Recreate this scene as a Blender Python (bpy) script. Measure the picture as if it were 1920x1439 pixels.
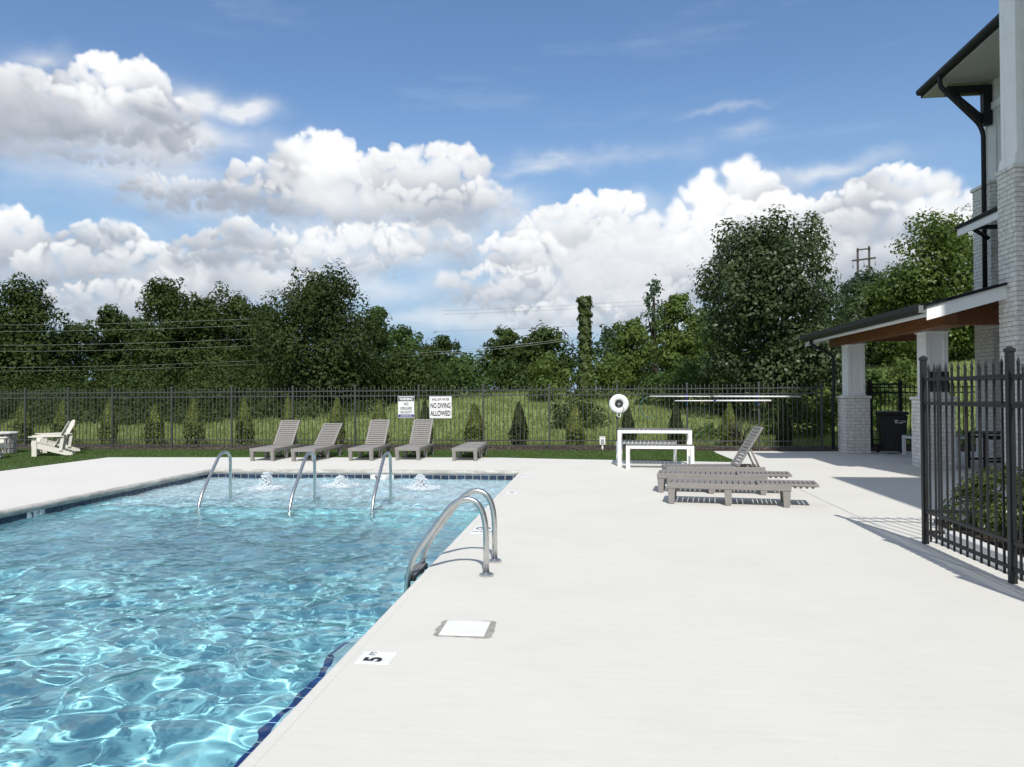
import bpy, bmesh, math, random
import numpy as np
from mathutils import Matrix, Vector

for o in list(bpy.data.objects):
    bpy.data.objects.remove(o)
sc = bpy.context.scene
R = math.radians

# ------------------------------------------------------------------ camera
# world: x = across the pool (right), y = along the pool (away), z = up, metres
FPX, CAM_H = 1400.0, 1.55
YAW, PITCH, ROLL = R(6.39), R(0.733), R(0.372)
cy_, sy_, cp_, sp_ = math.cos(YAW), math.sin(YAW), math.cos(PITCH), math.sin(PITCH)
FWD = Vector((-sy_ * cp_, cy_ * cp_, sp_))
RT0 = Vector((cy_, sy_, 0))
UP0 = RT0.cross(FWD)
RT = math.cos(ROLL) * RT0 - math.sin(ROLL) * UP0
UP = math.sin(ROLL) * RT0 + math.cos(ROLL) * UP0
cam_data = bpy.data.cameras.new('camera')
cam = bpy.data.objects.new('camera', cam_data)
sc.collection.objects.link(cam)
sc.camera = cam
cam_data.sensor_width = 36
cam_data.lens = 36 * FPX / 1920
cam_data.clip_start = 0.05
cam_data.clip_end = 6000
cam.matrix_world = Matrix(((RT.x, UP.x, -FWD.x, 0), (RT.y, UP.y, -FWD.y, 0), (RT.z, UP.z, -FWD.z, CAM_H), (0, 0, 0, 1)))


def direction(px, py):
    return (px - 960) / FPX * RT + (719.5 - py) / FPX * UP + FWD


def at_y(px, py, y):
    """point in the place seen at that spot of the photograph, at distance y along the pool"""
    d = direction(px, py)
    return d * (y / d.y) + Vector((0, 0, CAM_H))


def az_el(px, py):
    d = direction(px, py).normalized()
    return math.atan2(d.x, d.y), math.asin(d.z)


# ------------------------------------------------------------------ sun, sky, exposure
SUN_TO = Vector((0.176, -0.926, 1.0)).normalized()
SUN_EL = math.asin(SUN_TO.z)
SUN_AZ = math.atan2(SUN_TO.x, SUN_TO.y)
sun_data = bpy.data.lights.new('sun', 'SUN')
sun_data.energy = 4.2
sun_data.angle = R(0.53)
sun_data.color = (1.0, 0.955, 0.90)
sun_data.cycles.is_caustics_light = True
sun = bpy.data.objects.new('sun', sun_data)
sc.collection.objects.link(sun)
sun.rotation_euler = SUN_TO.to_track_quat('Z', 'Y').to_euler()
sun.location = (5, -20, 30)

vs = sc.view_settings
vs.view_transform = 'Standard'
vs.look = 'None'
vs.exposure = 0.09
vs.gamma = 1.0
vs.use_curve_mapping = False
sc.cycles.use_denoising = True
sc.cycles.max_bounces = 10
sc.cycles.transparent_max_bounces = 12
sc.cycles.caustics_refractive = True
sc.cycles.caustics_reflective = False
sc.cycles.sample_clamp_indirect = 6.0
sc.cycles.sample_clamp_direct = 12.0

world = bpy.data.worlds.new('World')
sc.world = world
world.use_nodes = True
WT = world.node_tree
WT.nodes.clear()


class NB:
    """small node-building helper"""

    def __init__(s, tree):
        s.t = tree

    def n(s, typ, **kw):
        nd = s.t.nodes.new(typ)
        ins = kw.pop('ins', {})
        for k, v in kw.items():
            setattr(nd, k, v)
        for k, v in ins.items():
            s.put(nd.inputs[k], v)
        return nd

    def put(s, sock, v):
        if isinstance(v, bpy.types.NodeSocket):
            s.t.links.new(v, sock)
        elif isinstance(v, bpy.types.Node):
            s.t.links.new(v.outputs[0], sock)
        else:
            sock.default_value = v

    def m(s, op, a, b=None, c=None, clamp=False):
        nd = s.t.nodes.new('ShaderNodeMath')
        nd.operation = op
        nd.use_clamp = clamp
        for i, v in enumerate((a, b, c)):
            if v is not None:
                s.put(nd.inputs[i], v)
        return nd.outputs[0]

    def v(s, op, a, b=None, c=None):
        nd = s.t.nodes.new('ShaderNodeVectorMath')
        nd.operation = op
        for i, x in enumerate((a, b, c)):
            if x is not None:
                s.put(nd.inputs[i], x)
        return nd.outputs['Value'] if op in ('LENGTH', 'DOT_PRODUCT', 'DISTANCE') else nd.outputs['Vector']

    def ramp(s, val, a, b, lo=0.0, hi=1.0, smooth=True):
        nd = s.t.nodes.new('ShaderNodeMapRange')
        nd.interpolation_type = 'SMOOTHSTEP' if smooth else 'LINEAR'
        s.put(nd.inputs['Value'], val)
        s.put(nd.inputs['From Min'], a)
        s.put(nd.inputs['From Max'], b)
        s.put(nd.inputs['To Min'], lo)
        s.put(nd.inputs['To Max'], hi)
        return nd.outputs['Result']

    def mix(s, fac, a, b, blend='MIX'):
        nd = s.t.nodes.new('ShaderNodeMix')
        nd.data_type = 'RGBA'
        nd.blend_type = blend
        s.put(nd.inputs[0], fac)
        for i, v in ((6, a), (7, b)):
            if isinstance(v, tuple) and len(v) == 3:
                v = (*v, 1)
            s.put(nd.inputs[i], v)
        return nd.outputs[2]

    def noise(s, vec, scale, detail=4, rough=0.5, out='Fac', **kw):
        nd = s.n('ShaderNodeTexNoise', **kw)
        if vec is not None:
            s.put(nd.inputs['Vector'], vec)
        nd.inputs['Scale'].default_value = scale
        nd.inputs['Detail'].default_value = detail
        nd.inputs['Roughness'].default_value = rough
        return nd.outputs[0 if out == 'Fac' else 1]

    def voro(s, vec, scale, detail=2, rough=0.5, feature='SMOOTH_F1', smooth=0.6):
        nd = s.n('ShaderNodeTexVoronoi', feature=feature, voronoi_dimensions='3D')
        s.put(nd.inputs['Vector'], vec)
        nd.inputs['Scale'].default_value = scale
        nd.inputs['Detail'].default_value = detail
        nd.inputs['Roughness'].default_value = rough
        if feature == 'SMOOTH_F1':
            nd.inputs['Smoothness'].default_value = smooth
        return nd.outputs['Distance']


# the cumulus heaps of that afternoon: centre and half-size as seen from the deck, whiteness, thickness
HEAPS=[
 (1680,372,120,56,1.0,1),(1780,405,96,46,.95,1),(1590,400,86,46,1.0,1),(1900,430,130,60,.95,1),(2080,420,160,80,.95,1),
 (1390,362,92,60,1.1,1.2),(1330,410,92,60,1.05,1),(1450,428,120,64,1.05,1),(1265,455,112,60,.95,1),(1510,402,60,40,1,1),
 (1650,445,190,60,.95,1),(1215,520,170,60,.75,1),(1420,510,260,70,.8,1),(1680,520,220,70,.85,1),
 (1130,392,78,46,1.1,1.2),(1055,440,112,54,.85,1),(985,478,92,44,.95,1),(1180,470,90,58,.8,1),(1110,515,170,58,.7,1),(930,535,116,38,.85,.9),(1020,560,150,36,.62,.9),(1150,565,150,40,.6,.9),(1060,592,130,30,.85,.8),(1250,560,120,40,.65,.9),
 (20,455,92,64,1.05,1),(155,452,42,32,1.0,1),(110,505,100,44,.95,1),(245,470,62,40,1.1,1),(225,440,36,18,1,1),(-130,460,120,80,1,1),
 (300,520,120,64,1.05,1),(200,570,130,44,.9,1),(420,545,140,42,1.0,1),(390,470,70,44,1,1),(500,530,110,40,.95,.9),
 (480,452,84,36,1.1,1),(800,452,92,38,1.0,1),(690,442,60,26,1.1,1),(620,470,180,42,.95,1),(560,496,190,28,.72,1),
 (590,304,86,60,1.2,1.4),(520,335,92,40,1.1,1.2),(690,330,90,46,.95,1),(800,335,118,70,.85,1),(900,372,62,40,.85,.7),(640,380,250,50,.75,1),(420,374,190,38,.75,.8),(320,350,92,24,.9,.5),
 (120,285,200,26,.6,.5),(330,262,90,30,.7,.25),
 (-120,200,170,90,1,1),(40,200,150,76,1.0,1),(225,165,112,60,1.1,1),(190,225,190,60,.9,.9),(310,210,62,40,.95,.8),
]


# --- cloud painter: heaps of soft puffs over a (azimuth, elevation) map ---
def fbm(h, w, cell, octaves, seed, rough=0.5, ax=1.0):
    """smooth value noise on a grid, 0..1"""
    rg = np.random.default_rng(seed)
    out = np.zeros((h, w), np.float32)
    amp, tot = 1.0, 0.0
    for o in range(octaves):
        c = max(cell / 2 ** o, 1.0)
        cx = max(c * ax, 1.0)
        gh, gw = int(h / c) + 4, int(w / cx) + 4
        g = rg.random((gh, gw), dtype=np.float32)
        y = np.arange(h) / c
        x = np.arange(w) / cx
        yi, xi = y.astype(int), x.astype(int)
        fy, fx = (y - yi).astype(np.float32), (x - xi).astype(np.float32)
        fy = fy * fy * (3 - 2 * fy)
        fx = fx * fx * (3 - 2 * fx)
        a = g[yi][:, xi] * (1 - fx) + g[yi][:, xi + 1] * fx
        b_ = g[yi + 1][:, xi] * (1 - fx) + g[yi + 1][:, xi + 1] * fx
        out += amp * (a * (1 - fy)[:, None] + b_ * fy[:, None])
        tot += amp
        amp *= rough
    return out / tot


def sst(x, a, b):
    t = np.clip((x - a) / (b - a), 0, 1)
    return t * t * (3 - 2 * t)


def paint_clouds(w, h, heaps, seed, s=1.0):
    """heaps: (cx, cy, rx, ry, white, thick) in map pixels, y up, far ones first.  Returns brightness and cover."""
    rg = np.random.default_rng(seed)
    B = np.zeros((h, w), np.float32)
    A = np.zeros((h, w), np.float32)
    wx = (fbm(h, w, 46 * s, 5, seed + 1, 0.47) - 0.5) * 40 * s + (fbm(h, w, 9 * s, 3, seed + 8, 0.6) - 0.5) * 4 * s
    wy = (fbm(h, w, 46 * s, 5, seed + 2, 0.47) - 0.5) * 34 * s + (fbm(h, w, 9 * s, 3, seed + 9, 0.6) - 0.5) * 4 * s
    big = fbm(h, w, 190 * s, 4, seed + 3, 0.5)
    for cx, cy, rx, ry, white, thick in heaps:
        puffs = []
        for k in range(5):                      # thin veil round the heap
            puffs.append((cx + rg.uniform(-0.9, 0.9) * rx, cy - ry * rg.uniform(0.2, 0.8), min(ry * rg.uniform(0.9, 1.4), 95 * s), -0.5, 0.13))
        n = int((26 + rx * ry / 190 / s / s) * (1.0 if s > 0.9 else 0.45))
        for k in range(n):
            th = rg.uniform(0, 2 * math.pi)
            q = math.sqrt(rg.uniform(0, 1))
            x, y = math.cos(th) * q, math.sin(th) * q
            if y < -0.45:
                y = -0.45 + (y + 0.45) * 0.35
            r = ry * rg.uniform(0.22, 0.55) * (1.15 - 0.65 * q)
            puffs.append((cx + x * rx * 0.92, cy + y * ry * 0.86, max(r, 5.0 * s), y, 0.8))
        m = int(n * 0.85)
        for k in range(m):                      # small knobs along the upper outline
            th = rg.uniform(-0.25, math.pi + 0.25)
            q = rg.uniform(0.72, 1.0)
            r = ry * rg.uniform(0.10, 0.27)
            puffs.append((cx + math.cos(th) * q * rx * 0.95, cy + math.sin(th) * q * ry * 0.95, max(r, 3.5 * s), math.sin(th) * q, 1.0))
        for k in range(n // 2):                 # shreds under the base
            puffs.append((cx + rg.uniform(-1, 1) * rx, cy - ry * rg.uniform(0.45, 0.75), ry * rg.uniform(0.12, 0.3), -0.8, 0.2))
        puffs.sort(key=lambda p: -p[2] + rg.uniform(-6, 6))
        for x, y, r, rel, den in puffs:
            pad = r + 26 * s
            x0, x1 = int(max(0, x - pad)), int(min(w, x + pad + 1))
            y0, y1 = int(max(0, y - pad)), int(min(h, y + pad + 1))
            if x1 <= x0 or y1 <= y0:
                continue
            dx = (np.arange(x0, x1, dtype=np.float32)[None, :] + wx[y0:y1, x0:x1] - x) / r
            dy = (np.arange(y0, y1, dtype=np.float32)[:, None] + wy[y0:y1, x0:x1] - y) / r
            ch = 1 - dx * dx - dy * dy
            msk = ch > 0
            ch = np.sqrt(np.where(msk, ch, 0))
            al = (1 - np.exp(-ch * ch * 1.7 * thick * den)) * msk
            nl = 0.78 * dy + 0.12 * dx + 0.45 * ch           # sun high behind the viewer
            t = rel * 0.55 + 0.45 * (np.arange(y0, y1)[:, None] - cy) / ry + (big[y0:y1, x0:x1] - 0.5) * 2.7
            lum = sst(t, -0.75, 0.95) * 0.88 + 0.21 * nl - 0.03
            lum = np.clip(lum * white + (white - 1) * 0.12, 0, 1.1)
            B[y0:y1, x0:x1] = B[y0:y1, x0:x1] * (1 - al) + lum * al
            A[y0:y1, x0:x1] = A[y0:y1, x0:x1] * (1 - al) + al
    for _ in range(2 if s > 0.9 else 0):        # the air softens the finest edges
        for q in (B, A):
            q[1:-1, 1:-1] = (q[1:-1, 1:-1] * 2 + q[:-2, 1:-1] + q[2:, 1:-1] + q[1:-1, :-2] + q[1:-1, 2:]) / 6
    B = B / np.maximum(A, 1e-4)
    # thin grey-white veil hanging round and between the heaps
    fy, fx = np.fft.fftfreq(h)[:, None], np.fft.rfftfreq(w)[None, :]

    def gauss(q, sx, sy):
        return np.fft.irfft2(np.fft.rfft2(q) * np.exp(-2 * math.pi ** 2 * (fy * fy * sy * sy + fx * fx * sx * sx)), s=(h, w)).astype(np.float32)

    # parts of every heap dissolve softly, others keep their crisp knobs
    soft = sst(fbm(h, w, 120 * s, 4, seed + 6, 0.55), 0.45, 0.72)
    Ab, Bb = gauss(A, 4.5 * s, 4 * s), gauss(A * B, 4.5 * s, 4 * s)
    Am = A * (1 - soft) + Ab * soft
    B = (A * B * (1 - soft) + Bb * soft) / np.maximum(Am, 1e-4)
    A = np.clip(Am, 0, 1)
    veil = np.roll(gauss(A, 38 * s, 20 * s), -int(34 * s), axis=0)
    veil = np.minimum(veil, np.roll(veil, -int(24 * s), axis=0) + 0.12)
    tex = fbm(h, w, 70 * s, 5, seed + 5, 0.55, ax=2.6)
    veil = np.clip(veil * 1.1, 0, 1) * sst(tex, 0.22, 0.72) * 0.72
    A2 = A + veil * (1 - A)
    Bv = 0.62 + 0.25 * (tex - 0.5)
    B2 = (B * A + Bv * veil * (1 - A)) / np.maximum(A2, 1e-4)
    return B2, A2


MAP_AZ0, MAP_AZ1, MAP_EL0, MAP_EL1 = -YAW - 0.78, -YAW + 0.78, -0.06, 0.64


# thin wisps of torn cloud: centre, half-size, strength
WISPS = [(1120, 300, 170, 17, 0.62), (1010, 318, 110, 11, 0.45), (1345, 206, 66, 8, 0.7), (1390, 248, 45, 14, 0.3), (372, 192, 40, 26, 0.8), (455, 207, 52, 18, 0.75), (340, 268, 130, 30, 0.6),
         (250, 330, 120, 24, 0.5), (930, 400, 80, 40, 0.55), (700, 545, 160, 26, 0.35), (850, 600, 170, 24, 0.35), (1560, 318, 120, 14, 0.4), (90, 108, 50, 16, 0.55)]


def cloud_image(name, w, h, heaps, seed, s, wisps=()):
    B, A = paint_clouds(w, h, heaps, seed, s)
    if wisps:
        tex = fbm(h, w, 90, 6, seed + 40, 0.6, ax=3.2)
        wob = (fbm(h, w, 60, 4, seed + 41, 0.55) - 0.5) * 40
        X, Y = np.meshgrid(np.arange(w, dtype=np.float32), np.arange(h, dtype=np.float32))
        V = np.zeros_like(A)
        for cx, cyy, rx, ry, amp in wisps:
            d = ((X - cx) / rx) ** 2 + ((Y + wob - cyy - 0.05 * (X - cx)) / ry) ** 2
            V = np.maximum(V, amp * np.exp(-d))
        V = np.clip(V * (0.35 + 1.5 * sst(tex, 0.30, 0.72)), 0, 0.85)
        A2 = A + V * (1 - A)
        B = (B * A + (0.72 + 0.3 * (tex - 0.5)) * V * (1 - A)) / np.maximum(A2, 1e-4)
        A = A2
    px = np.zeros((h, w, 4), np.float32)
    px[..., 0] = np.clip(B, 0, 1.2)
    px[..., 1] = A
    px[..., 3] = 1
    im = bpy.data.images.new(name, w, h, alpha=False, float_buffer=True)
    im.colorspace_settings.name = 'Non-Color'
    im.pixels.foreach_set(px.ravel())
    im.pack()
    return im


def build_world():
    K = 1400.0
    hp = []
    for px, py, rx, ry, wh, th in HEAPS:
        a, e = az_el(px, py)
        a2, _ = az_el(px + rx, py)
        _, e2 = az_el(px, py - ry)
        hp.append(((a - MAP_AZ0) * K, (e - MAP_EL0) * K, (a2 - a) * K, (e2 - e) * K, wh, th))
    ws = []
    for px, py, rx, ry, amp in WISPS:
        a, e = az_el(px, py)
        ws.append(((a - MAP_AZ0) * K, (e - MAP_EL0) * K, rx * 0.9, ry * 0.95, amp))
    im1 = cloud_image('cumulus_ahead', 2184, 980, hp, 11, 1.0, ws)
    # the same kind of heaps go on all round the horizon
    rg = np.random.default_rng(5)
    s = 0.16
    K2 = K * s
    W2, H2 = 1408, 336
    hp = []
    for k in range(110):
        ex = 0.05 + 1.3 * rg.random() ** 1.5
        cx, cyy = rg.uniform(0, W2), (ex - MAP_EL0) * K2
        for j in range(rg.integers(2, 6)):
            ry = rg.uniform(40, 95) * s
            hp.append((cx + rg.uniform(-240, 240) * s, cyy + rg.uniform(-40, 50) * s, ry * rg.uniform(1.6, 3.4), ry, rg.uniform(0.75, 1.1), 1.4))
    im2 = cloud_image('cumulus_around', W2, H2, hp, 23, s)

    b = NB(WT)
    tc = b.n('ShaderNodeTexCoord')
    D = b.v('NORMALIZE', tc.outputs['Generated'])
    sp = b.n('ShaderNodeSeparateXYZ', ins={0: D})
    az = b.m('ARCTAN2', sp.outputs[0], sp.outputs[1])
    el = b.m('ARCSINE', sp.outputs[2])

    def lookup(im, a0, a1, e0, e1):
        u = b.ramp(az, a0, a1, smooth=False)
        v = b.ramp(el, e0, e1, smooth=False)
        vec = b.n('ShaderNodeCombineXYZ', ins={0: u, 1: v}).outputs[0]
        t = b.n('ShaderNodeTexImage', image=im, extension='EXTEND', interpolation='Linear')
        b.put(t.inputs[0], vec)
        return t.outputs[0]

    c1 = lookup(im1, MAP_AZ0, MAP_AZ1, MAP_EL0, MAP_EL1)
    c2 = lookup(im2, -math.pi, math.pi, MAP_EL0, MAP_EL0 + H2 / K2)
    off = b.m('ABSOLUTE', b.m('ADD', az, YAW))
    inside = b.m('MULTIPLY', b.ramp(off, 0.76, 0.66), b.ramp(el, 0.62, 0.54))
    cl = b.mix(inside, c2, c1)
    sc_ = b.n('ShaderNodeSeparateColor', ins={0: cl})
    bright, cover = sc_.outputs[0], sc_.outputs[1]
    col = b.mix(b.m('MINIMUM', bright, 1.0), CLOUD_SHADE, CLOUD_LIT)
    col = b.mix(b.ramp(el, 0.02, 0.28, 0.22, 0.0, smooth=False), col, (0.60, 0.70, 0.82))
    sky = b.n('ShaderNodeTexSky', sky_type='NISHITA', sun_disc=False, sun_elevation=SUN_EL, sun_rotation=SUN_AZ,
              altitude=100.0, air_density=1.25, dust_density=0.3, ozone_density=4.0)
    skyc = b.v('SCALE', sky.outputs[0])
    skyc.node.inputs['Scale'].default_value = SKY_STRENGTH
    skyc = b.v('MULTIPLY', skyc, (0.95, 1.03, 1.14))
    # humid blue haze low in the air
    skyc = b.mix(b.ramp(el, 0.42, 0.02, 0.0, 0.9), skyc, (0.29, 0.455, 0.66))
    P = b.n('ShaderNodeCombineXYZ', ins={0: az, 1: el}).outputs[0]
    cir = b.noise(b.v('MULTIPLY', P, (1.1, 6.0, 1)), 3.0, 5, 0.62)
    cir = b.m('MULTIPLY', b.ramp(cir, 0.52, 0.80), b.ramp(el, 0.03, 0.30, 0.45, 0.16))
    base = b.mix(cir, skyc, (0.62, 0.74, 0.88))
    tot = b.mix(cover, base, col)
    bg = b.n('ShaderNodeBackground', ins={0: tot, 1: 1.0})
    out = b.n('ShaderNodeOutputWorld')
    WT.links.new(bg.outputs[0], out.inputs[0])


SKY_STRENGTH = 0.11
CLOUD_SHADE = (0.365, 0.405, 0.475)
CLOUD_LIT = (1.04, 1.04, 1.035)
build_world()

# ------------------------------------------------------------------ helpers
COL = sc.collection
rnd = random.Random(7)


def link(o, parent=None):
    COL.objects.link(o)
    if parent is not None:
        o.parent = parent
    return o


def tag(o, label=None, cat=None, group=None, kind=None):
    for k, v in (('label', label), ('category', cat), ('group', group), ('kind', kind)):
        if v:
            o[k] = v
    return o


def thing(name, label, cat, loc=(0, 0, 0), rz=0.0, group=None):
    o = bpy.data.objects.new(name, None)
    o.empty_display_size = 0.2
    o.location = loc
    o.rotation_euler = (0, 0, rz)
    link(o)
    return tag(o, label, cat, group)


def copy_tree(o, parent=None):
    c = o.copy()
    link(c)
    c.parent = parent
    for ch in list(o.children):
        copy_tree(ch, c)
    return c


class MB:
    """collects shapes in one bmesh, then links them as one mesh object"""

    def __init__(s):
        s.bm = bmesh.new()

    def box(s, c, size, rot=None, bevel=0.0, seg=1, taper=None):
        """taper: scale of the top face relative to the bottom one (x, y)"""
        r = bmesh.ops.create_cube(s.bm, size=1.0)
        vs_ = r['verts']
        for v in vs_:
            if taper and v.co.z > 0:
                v.co.x *= taper[0]
                v.co.y *= taper[1]
            v.co = Vector((v.co.x * size[0], v.co.y * size[1], v.co.z * size[2]))
        if bevel:
            es = list({e for v in vs_ for e in v.link_edges})
            rb = bmesh.ops.bevel(s.bm, geom=es, offset=bevel, segments=seg, affect='EDGES', profile=0.5)
            vs_ = list({v for v in rb['verts']} | {v for v in vs_ if v.is_valid})
        M = Matrix.Translation(Vector(c))
        if rot is not None:
            M = M @ (rot if isinstance(rot, Matrix) else Matrix.Rotation(rot[0], 4, rot[1]))
        bmesh.ops.transform(s.bm, matrix=M, verts=vs_)
        return s

    def cyl(s, a, b, r, n=12, r2=None):
        a, b = Vector(a), Vector(b)
        d = b - a
        rr = bmesh.ops.create_cone(s.bm, cap_ends=True, segments=n, radius1=r, radius2=r if r2 is None else r2, depth=d.length)
        M = Matrix.Translation((a + b) / 2) @ d.to_track_quat('Z', 'Y').to_matrix().to_4x4()
        bmesh.ops.transform(s.bm, matrix=M, verts=rr['verts'])
        return s

    def tube(s, pts, r, n=10, caps=True):
        pts = [Vector(p) for p in pts]
        rs = r if isinstance(r, (list, tuple)) else [r] * len(pts)
        rings = []
        prev = None
        for i, p in enumerate(pts):
            t = (pts[min(i + 1, len(pts) - 1)] - pts[max(i - 1, 0)]).normalized()
            if prev is None:
                up = Vector((0, 0, 1)) if abs(t.z) < 0.9 else Vector((1, 0, 0))
                x = t.cross(up).normalized()
            else:
                x = (prev - t * prev.dot(t)).normalized()
            prev = x
            y = t.cross(x)
            rings.append([s.bm.verts.new(p + rs[i] * (math.cos(2 * math.pi * k / n) * x + math.sin(2 * math.pi * k / n) * y)) for k in range(n)])
        for a, b in zip(rings, rings[1:]):
            for k in range(n):
                f = s.bm.faces.new((a[k], a[(k + 1) % n], b[(k + 1) % n], b[k]))
                f.smooth = True
        if caps:
            s.bm.faces.new(rings[0][::-1])
            s.bm.faces.new(rings[-1])
        return s

    def prism(s, poly, z0, z1):
        """vertical prism over a counter-clockwise outline"""
        lo = [s.bm.verts.new((x, y, z0)) for x, y in poly]
        hi = [s.bm.verts.new((x, y, z1)) for x, y in poly]
        n = len(poly)
        s.bm.faces.new(lo[::-1])
        s.bm.faces.new(hi)
        for i in range(n):
            s.bm.faces.new((lo[i], lo[(i + 1) % n], hi[(i + 1) % n], hi[i]))
        return s

    def face(s, *pts):
        s.bm.faces.new([s.bm.verts.new(p) for p in pts])
        return s

    def sweep(s, prof, a, b):
        """profile of (offset vector from line) swept from point a to point b"""
        ra = [s.bm.verts.new(Vector(a) + Vector(p)) for p in prof]
        rb = [s.bm.verts.new(Vector(b) + Vector(p)) for p in prof]
        n = len(prof)
        for i in range(n):
            s.bm.faces.new((ra[i], ra[(i + 1) % n], rb[(i + 1) % n], rb[i]))
        s.bm.faces.new(ra[::-1])
        s.bm.faces.new(rb)
        return s

    def lathe(s, prof, n=24):
        rings = []
        for r, z in prof:
            rings.append([s.bm.verts.new((r * math.cos(2 * math.pi * k / n), r * math.sin(2 * math.pi * k / n), z)) for k in range(n)])
        for a, b in zip(rings, rings[1:]):
            for k in range(n):
                f = s.bm.faces.new((a[k], a[(k + 1) % n], b[(k + 1) % n], b[k]))
                f.smooth = True
        return s

    def mesh(s, name, mat, smooth=None):
        bmesh.ops.recalc_face_normals(s.bm, faces=s.bm.faces)
        me = bpy.data.meshes.new(name)
        s.bm.to_mesh(me)
        s.bm.free()
        me.materials.append(mat)
        if smooth is not None:
            me.shade_smooth() if smooth else me.shade_flat()
        return me

    def build(s, name, mat, parent=None, loc=(0, 0, 0), smooth=None):
        return place(name, s.mesh(name, mat, smooth), parent, loc)


def place(name, me, parent=None, loc=(0, 0, 0), rz=0.0, rot=None, scale=None):
    o = bpy.data.objects.new(name, me)
    o.location = loc
    o.rotation_euler = rot if rot is not None else (0, 0, rz)
    if scale is not None:
        o.scale = scale
    return link(o, parent)


def np_mesh(name, V, F, mat, smooth=False):
    me = bpy.data.meshes.new(name)
    V = np.asarray(V, np.float32)
    F = np.asarray(F, np.int32)
    k = F.shape[1]
    me.vertices.add(len(V))
    me.vertices.foreach_set('co', V.ravel())
    me.loops.add(F.size)
    me.loops.foreach_set('vertex_index', F.ravel())
    me.polygons.add(len(F))
    me.polygons.foreach_set('loop_start', np.arange(0, F.size, k, dtype=np.int32))
    me.update(calc_edges=True)
    me.materials.append(mat)
    if smooth:
        me.shade_smooth()
    return me


def text_mesh(txt, size, mat, depth=0.0015, align='CENTER', sx=1.0, bold=0.0):
    cu = bpy.data.curves.new('lettering', 'FONT')
    cu.body = txt
    cu.size = size
    cu.align_x = align
    cu.align_y = 'CENTER'
    cu.extrude = depth
    cu.offset = bold
    cu.resolution_u = 3
    o = bpy.data.objects.new('lettering', cu)
    COL.objects.link(o)
    bpy.context.view_layer.update()
    me = bpy.data.meshes.new_from_object(o.evaluated_get(bpy.context.evaluated_depsgraph_get()))
    bpy.data.objects.remove(o)
    me.materials.clear()
    me.materials.append(mat)
    if sx != 1.0:
        me.transform(Matrix.Diagonal((sx, 1, 1, 1)))
    return me


# ------------------------------------------------------------------ materials
def material(name, col, rough=0.6, metal=0.0, spec=0.5, var=0.0, var_scale=8.0, stretch=(1, 1, 1), bump=0.0, bump_scale=60.0, col2=None, coords='Object', coat=0.0):
    m = bpy.data.materials.new(name)
    m.use_nodes = True
    b = NB(m.node_tree)
    p = m.node_tree.nodes['Principled BSDF']
    p.inputs['Roughness'].default_value = rough
    p.inputs['Metallic'].default_value = metal
    p.inputs['Specular IOR Level'].default_value = spec
    p.inputs['Coat Weight'].default_value = coat
    p.inputs['Base Color'].default_value = (*col, 1)
    if coords == 'World':
        vec = b.n('ShaderNodeNewGeometry').outputs['Position']
    else:
        vec = b.n('ShaderNodeTexCoord').outputs['Object']
    vec = b.v('MULTIPLY', vec, stretch)
    if var or col2:
        nz = b.noise(vec, var_scale, 6, 0.6)
        if col2 is None:
            col2 = tuple(c * (1 - var) for c in col)
            c1 = tuple(min(1, c * (1 + var)) for c in col)
        else:
            c1 = col
        b.put(p.inputs['Base Color'], b.mix(b.ramp(nz, 0.3, 0.7), c1, col2))
    if bump:
        bp = b.n('ShaderNodeBump')
        bp.inputs['Strength'].default_value = bump
        bp.inputs['Distance'].default_value = 0.01
        b.put(bp.inputs['Height'], b.noise(vec, bump_scale, 4, 0.6))
        b.put(p.inputs['Normal'], bp.outputs[0])
    return m


def concrete_material(name, col, stain=0.0):
    m = bpy.data.materials.new(name)
    m.use_nodes = True
    b = NB(m.node_tree)
    p = m.node_tree.nodes['Principled BSDF']
    p.inputs['Roughness'].default_value = 0.85
    p.inputs['Specular IOR Level'].default_value = 0.25
    P = b.n('ShaderNodeNewGeometry').outputs['Position']
    broom = b.noise(b.v('MULTIPLY', P, (2.2, 24.0, 8.0)), 1.0, 7, 0.72)         # broom strokes across the deck
    fine = b.noise(b.v('MULTIPLY', P, (26.0, 190.0, 60.0)), 1.0, 3, 0.6)
    blot = b.noise(P, 0.8, 5, 0.6)
    blot2 = b.noise(b.v('ADD', P, (7.3, 2.1, 0)), 3.5, 5, 0.65)
    c = b.mix(b.ramp(broom, 0.3, 0.7), tuple(x * 0.968 for x in col), tuple(x * 1.022 for x in col))
    c = b.mix(b.m('MULTIPLY', b.ramp(blot, 0.35, 0.75), 0.24), c, (col[0] * 0.80, col[1] * 0.80, col[2] * 0.82))
    c = b.mix(b.m('MULTIPLY', b.ramp(blot2, 0.5, 0.8), 0.22), c, (col[0] * 0.86, col[1] * 0.84, col[2] * 0.78))
    spot = b.noise(b.v('MULTIPLY', P, (3.0, 9.0, 1)), 2.2, 2, 0.5)
    c = b.mix(b.m('MULTIPLY', b.ramp(spot, 0.74, 0.82), 0.25), c, (col[0] * 0.62, col[1] * 0.6, col[2] * 0.58))
    if stain:
        dirt = b.noise(b.v('MULTIPLY', P, (1.5, 1.5, 6.0)), 2.4, 5, 0.65)
        c = b.mix(b.m('MULTIPLY', b.ramp(dirt, 0.36, 0.62), stain), c, (0.10, 0.095, 0.085))
    c = b.mix(b.m('MULTIPLY', fine, 0.10), c, (col[0] * 0.7, col[1] * 0.7, col[2] * 0.7))
    b.put(p.inputs['Base Color'], c)
    bp = b.n('ShaderNodeBump')
    bp.inputs['Strength'].default_value = 0.35
    bp.inputs['Distance'].default_value = 0.004
    b.put(bp.inputs['Height'], b.m('ADD', fine, broom))
    b.put(p.inputs['Normal'], bp.outputs[0])
    return m


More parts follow.
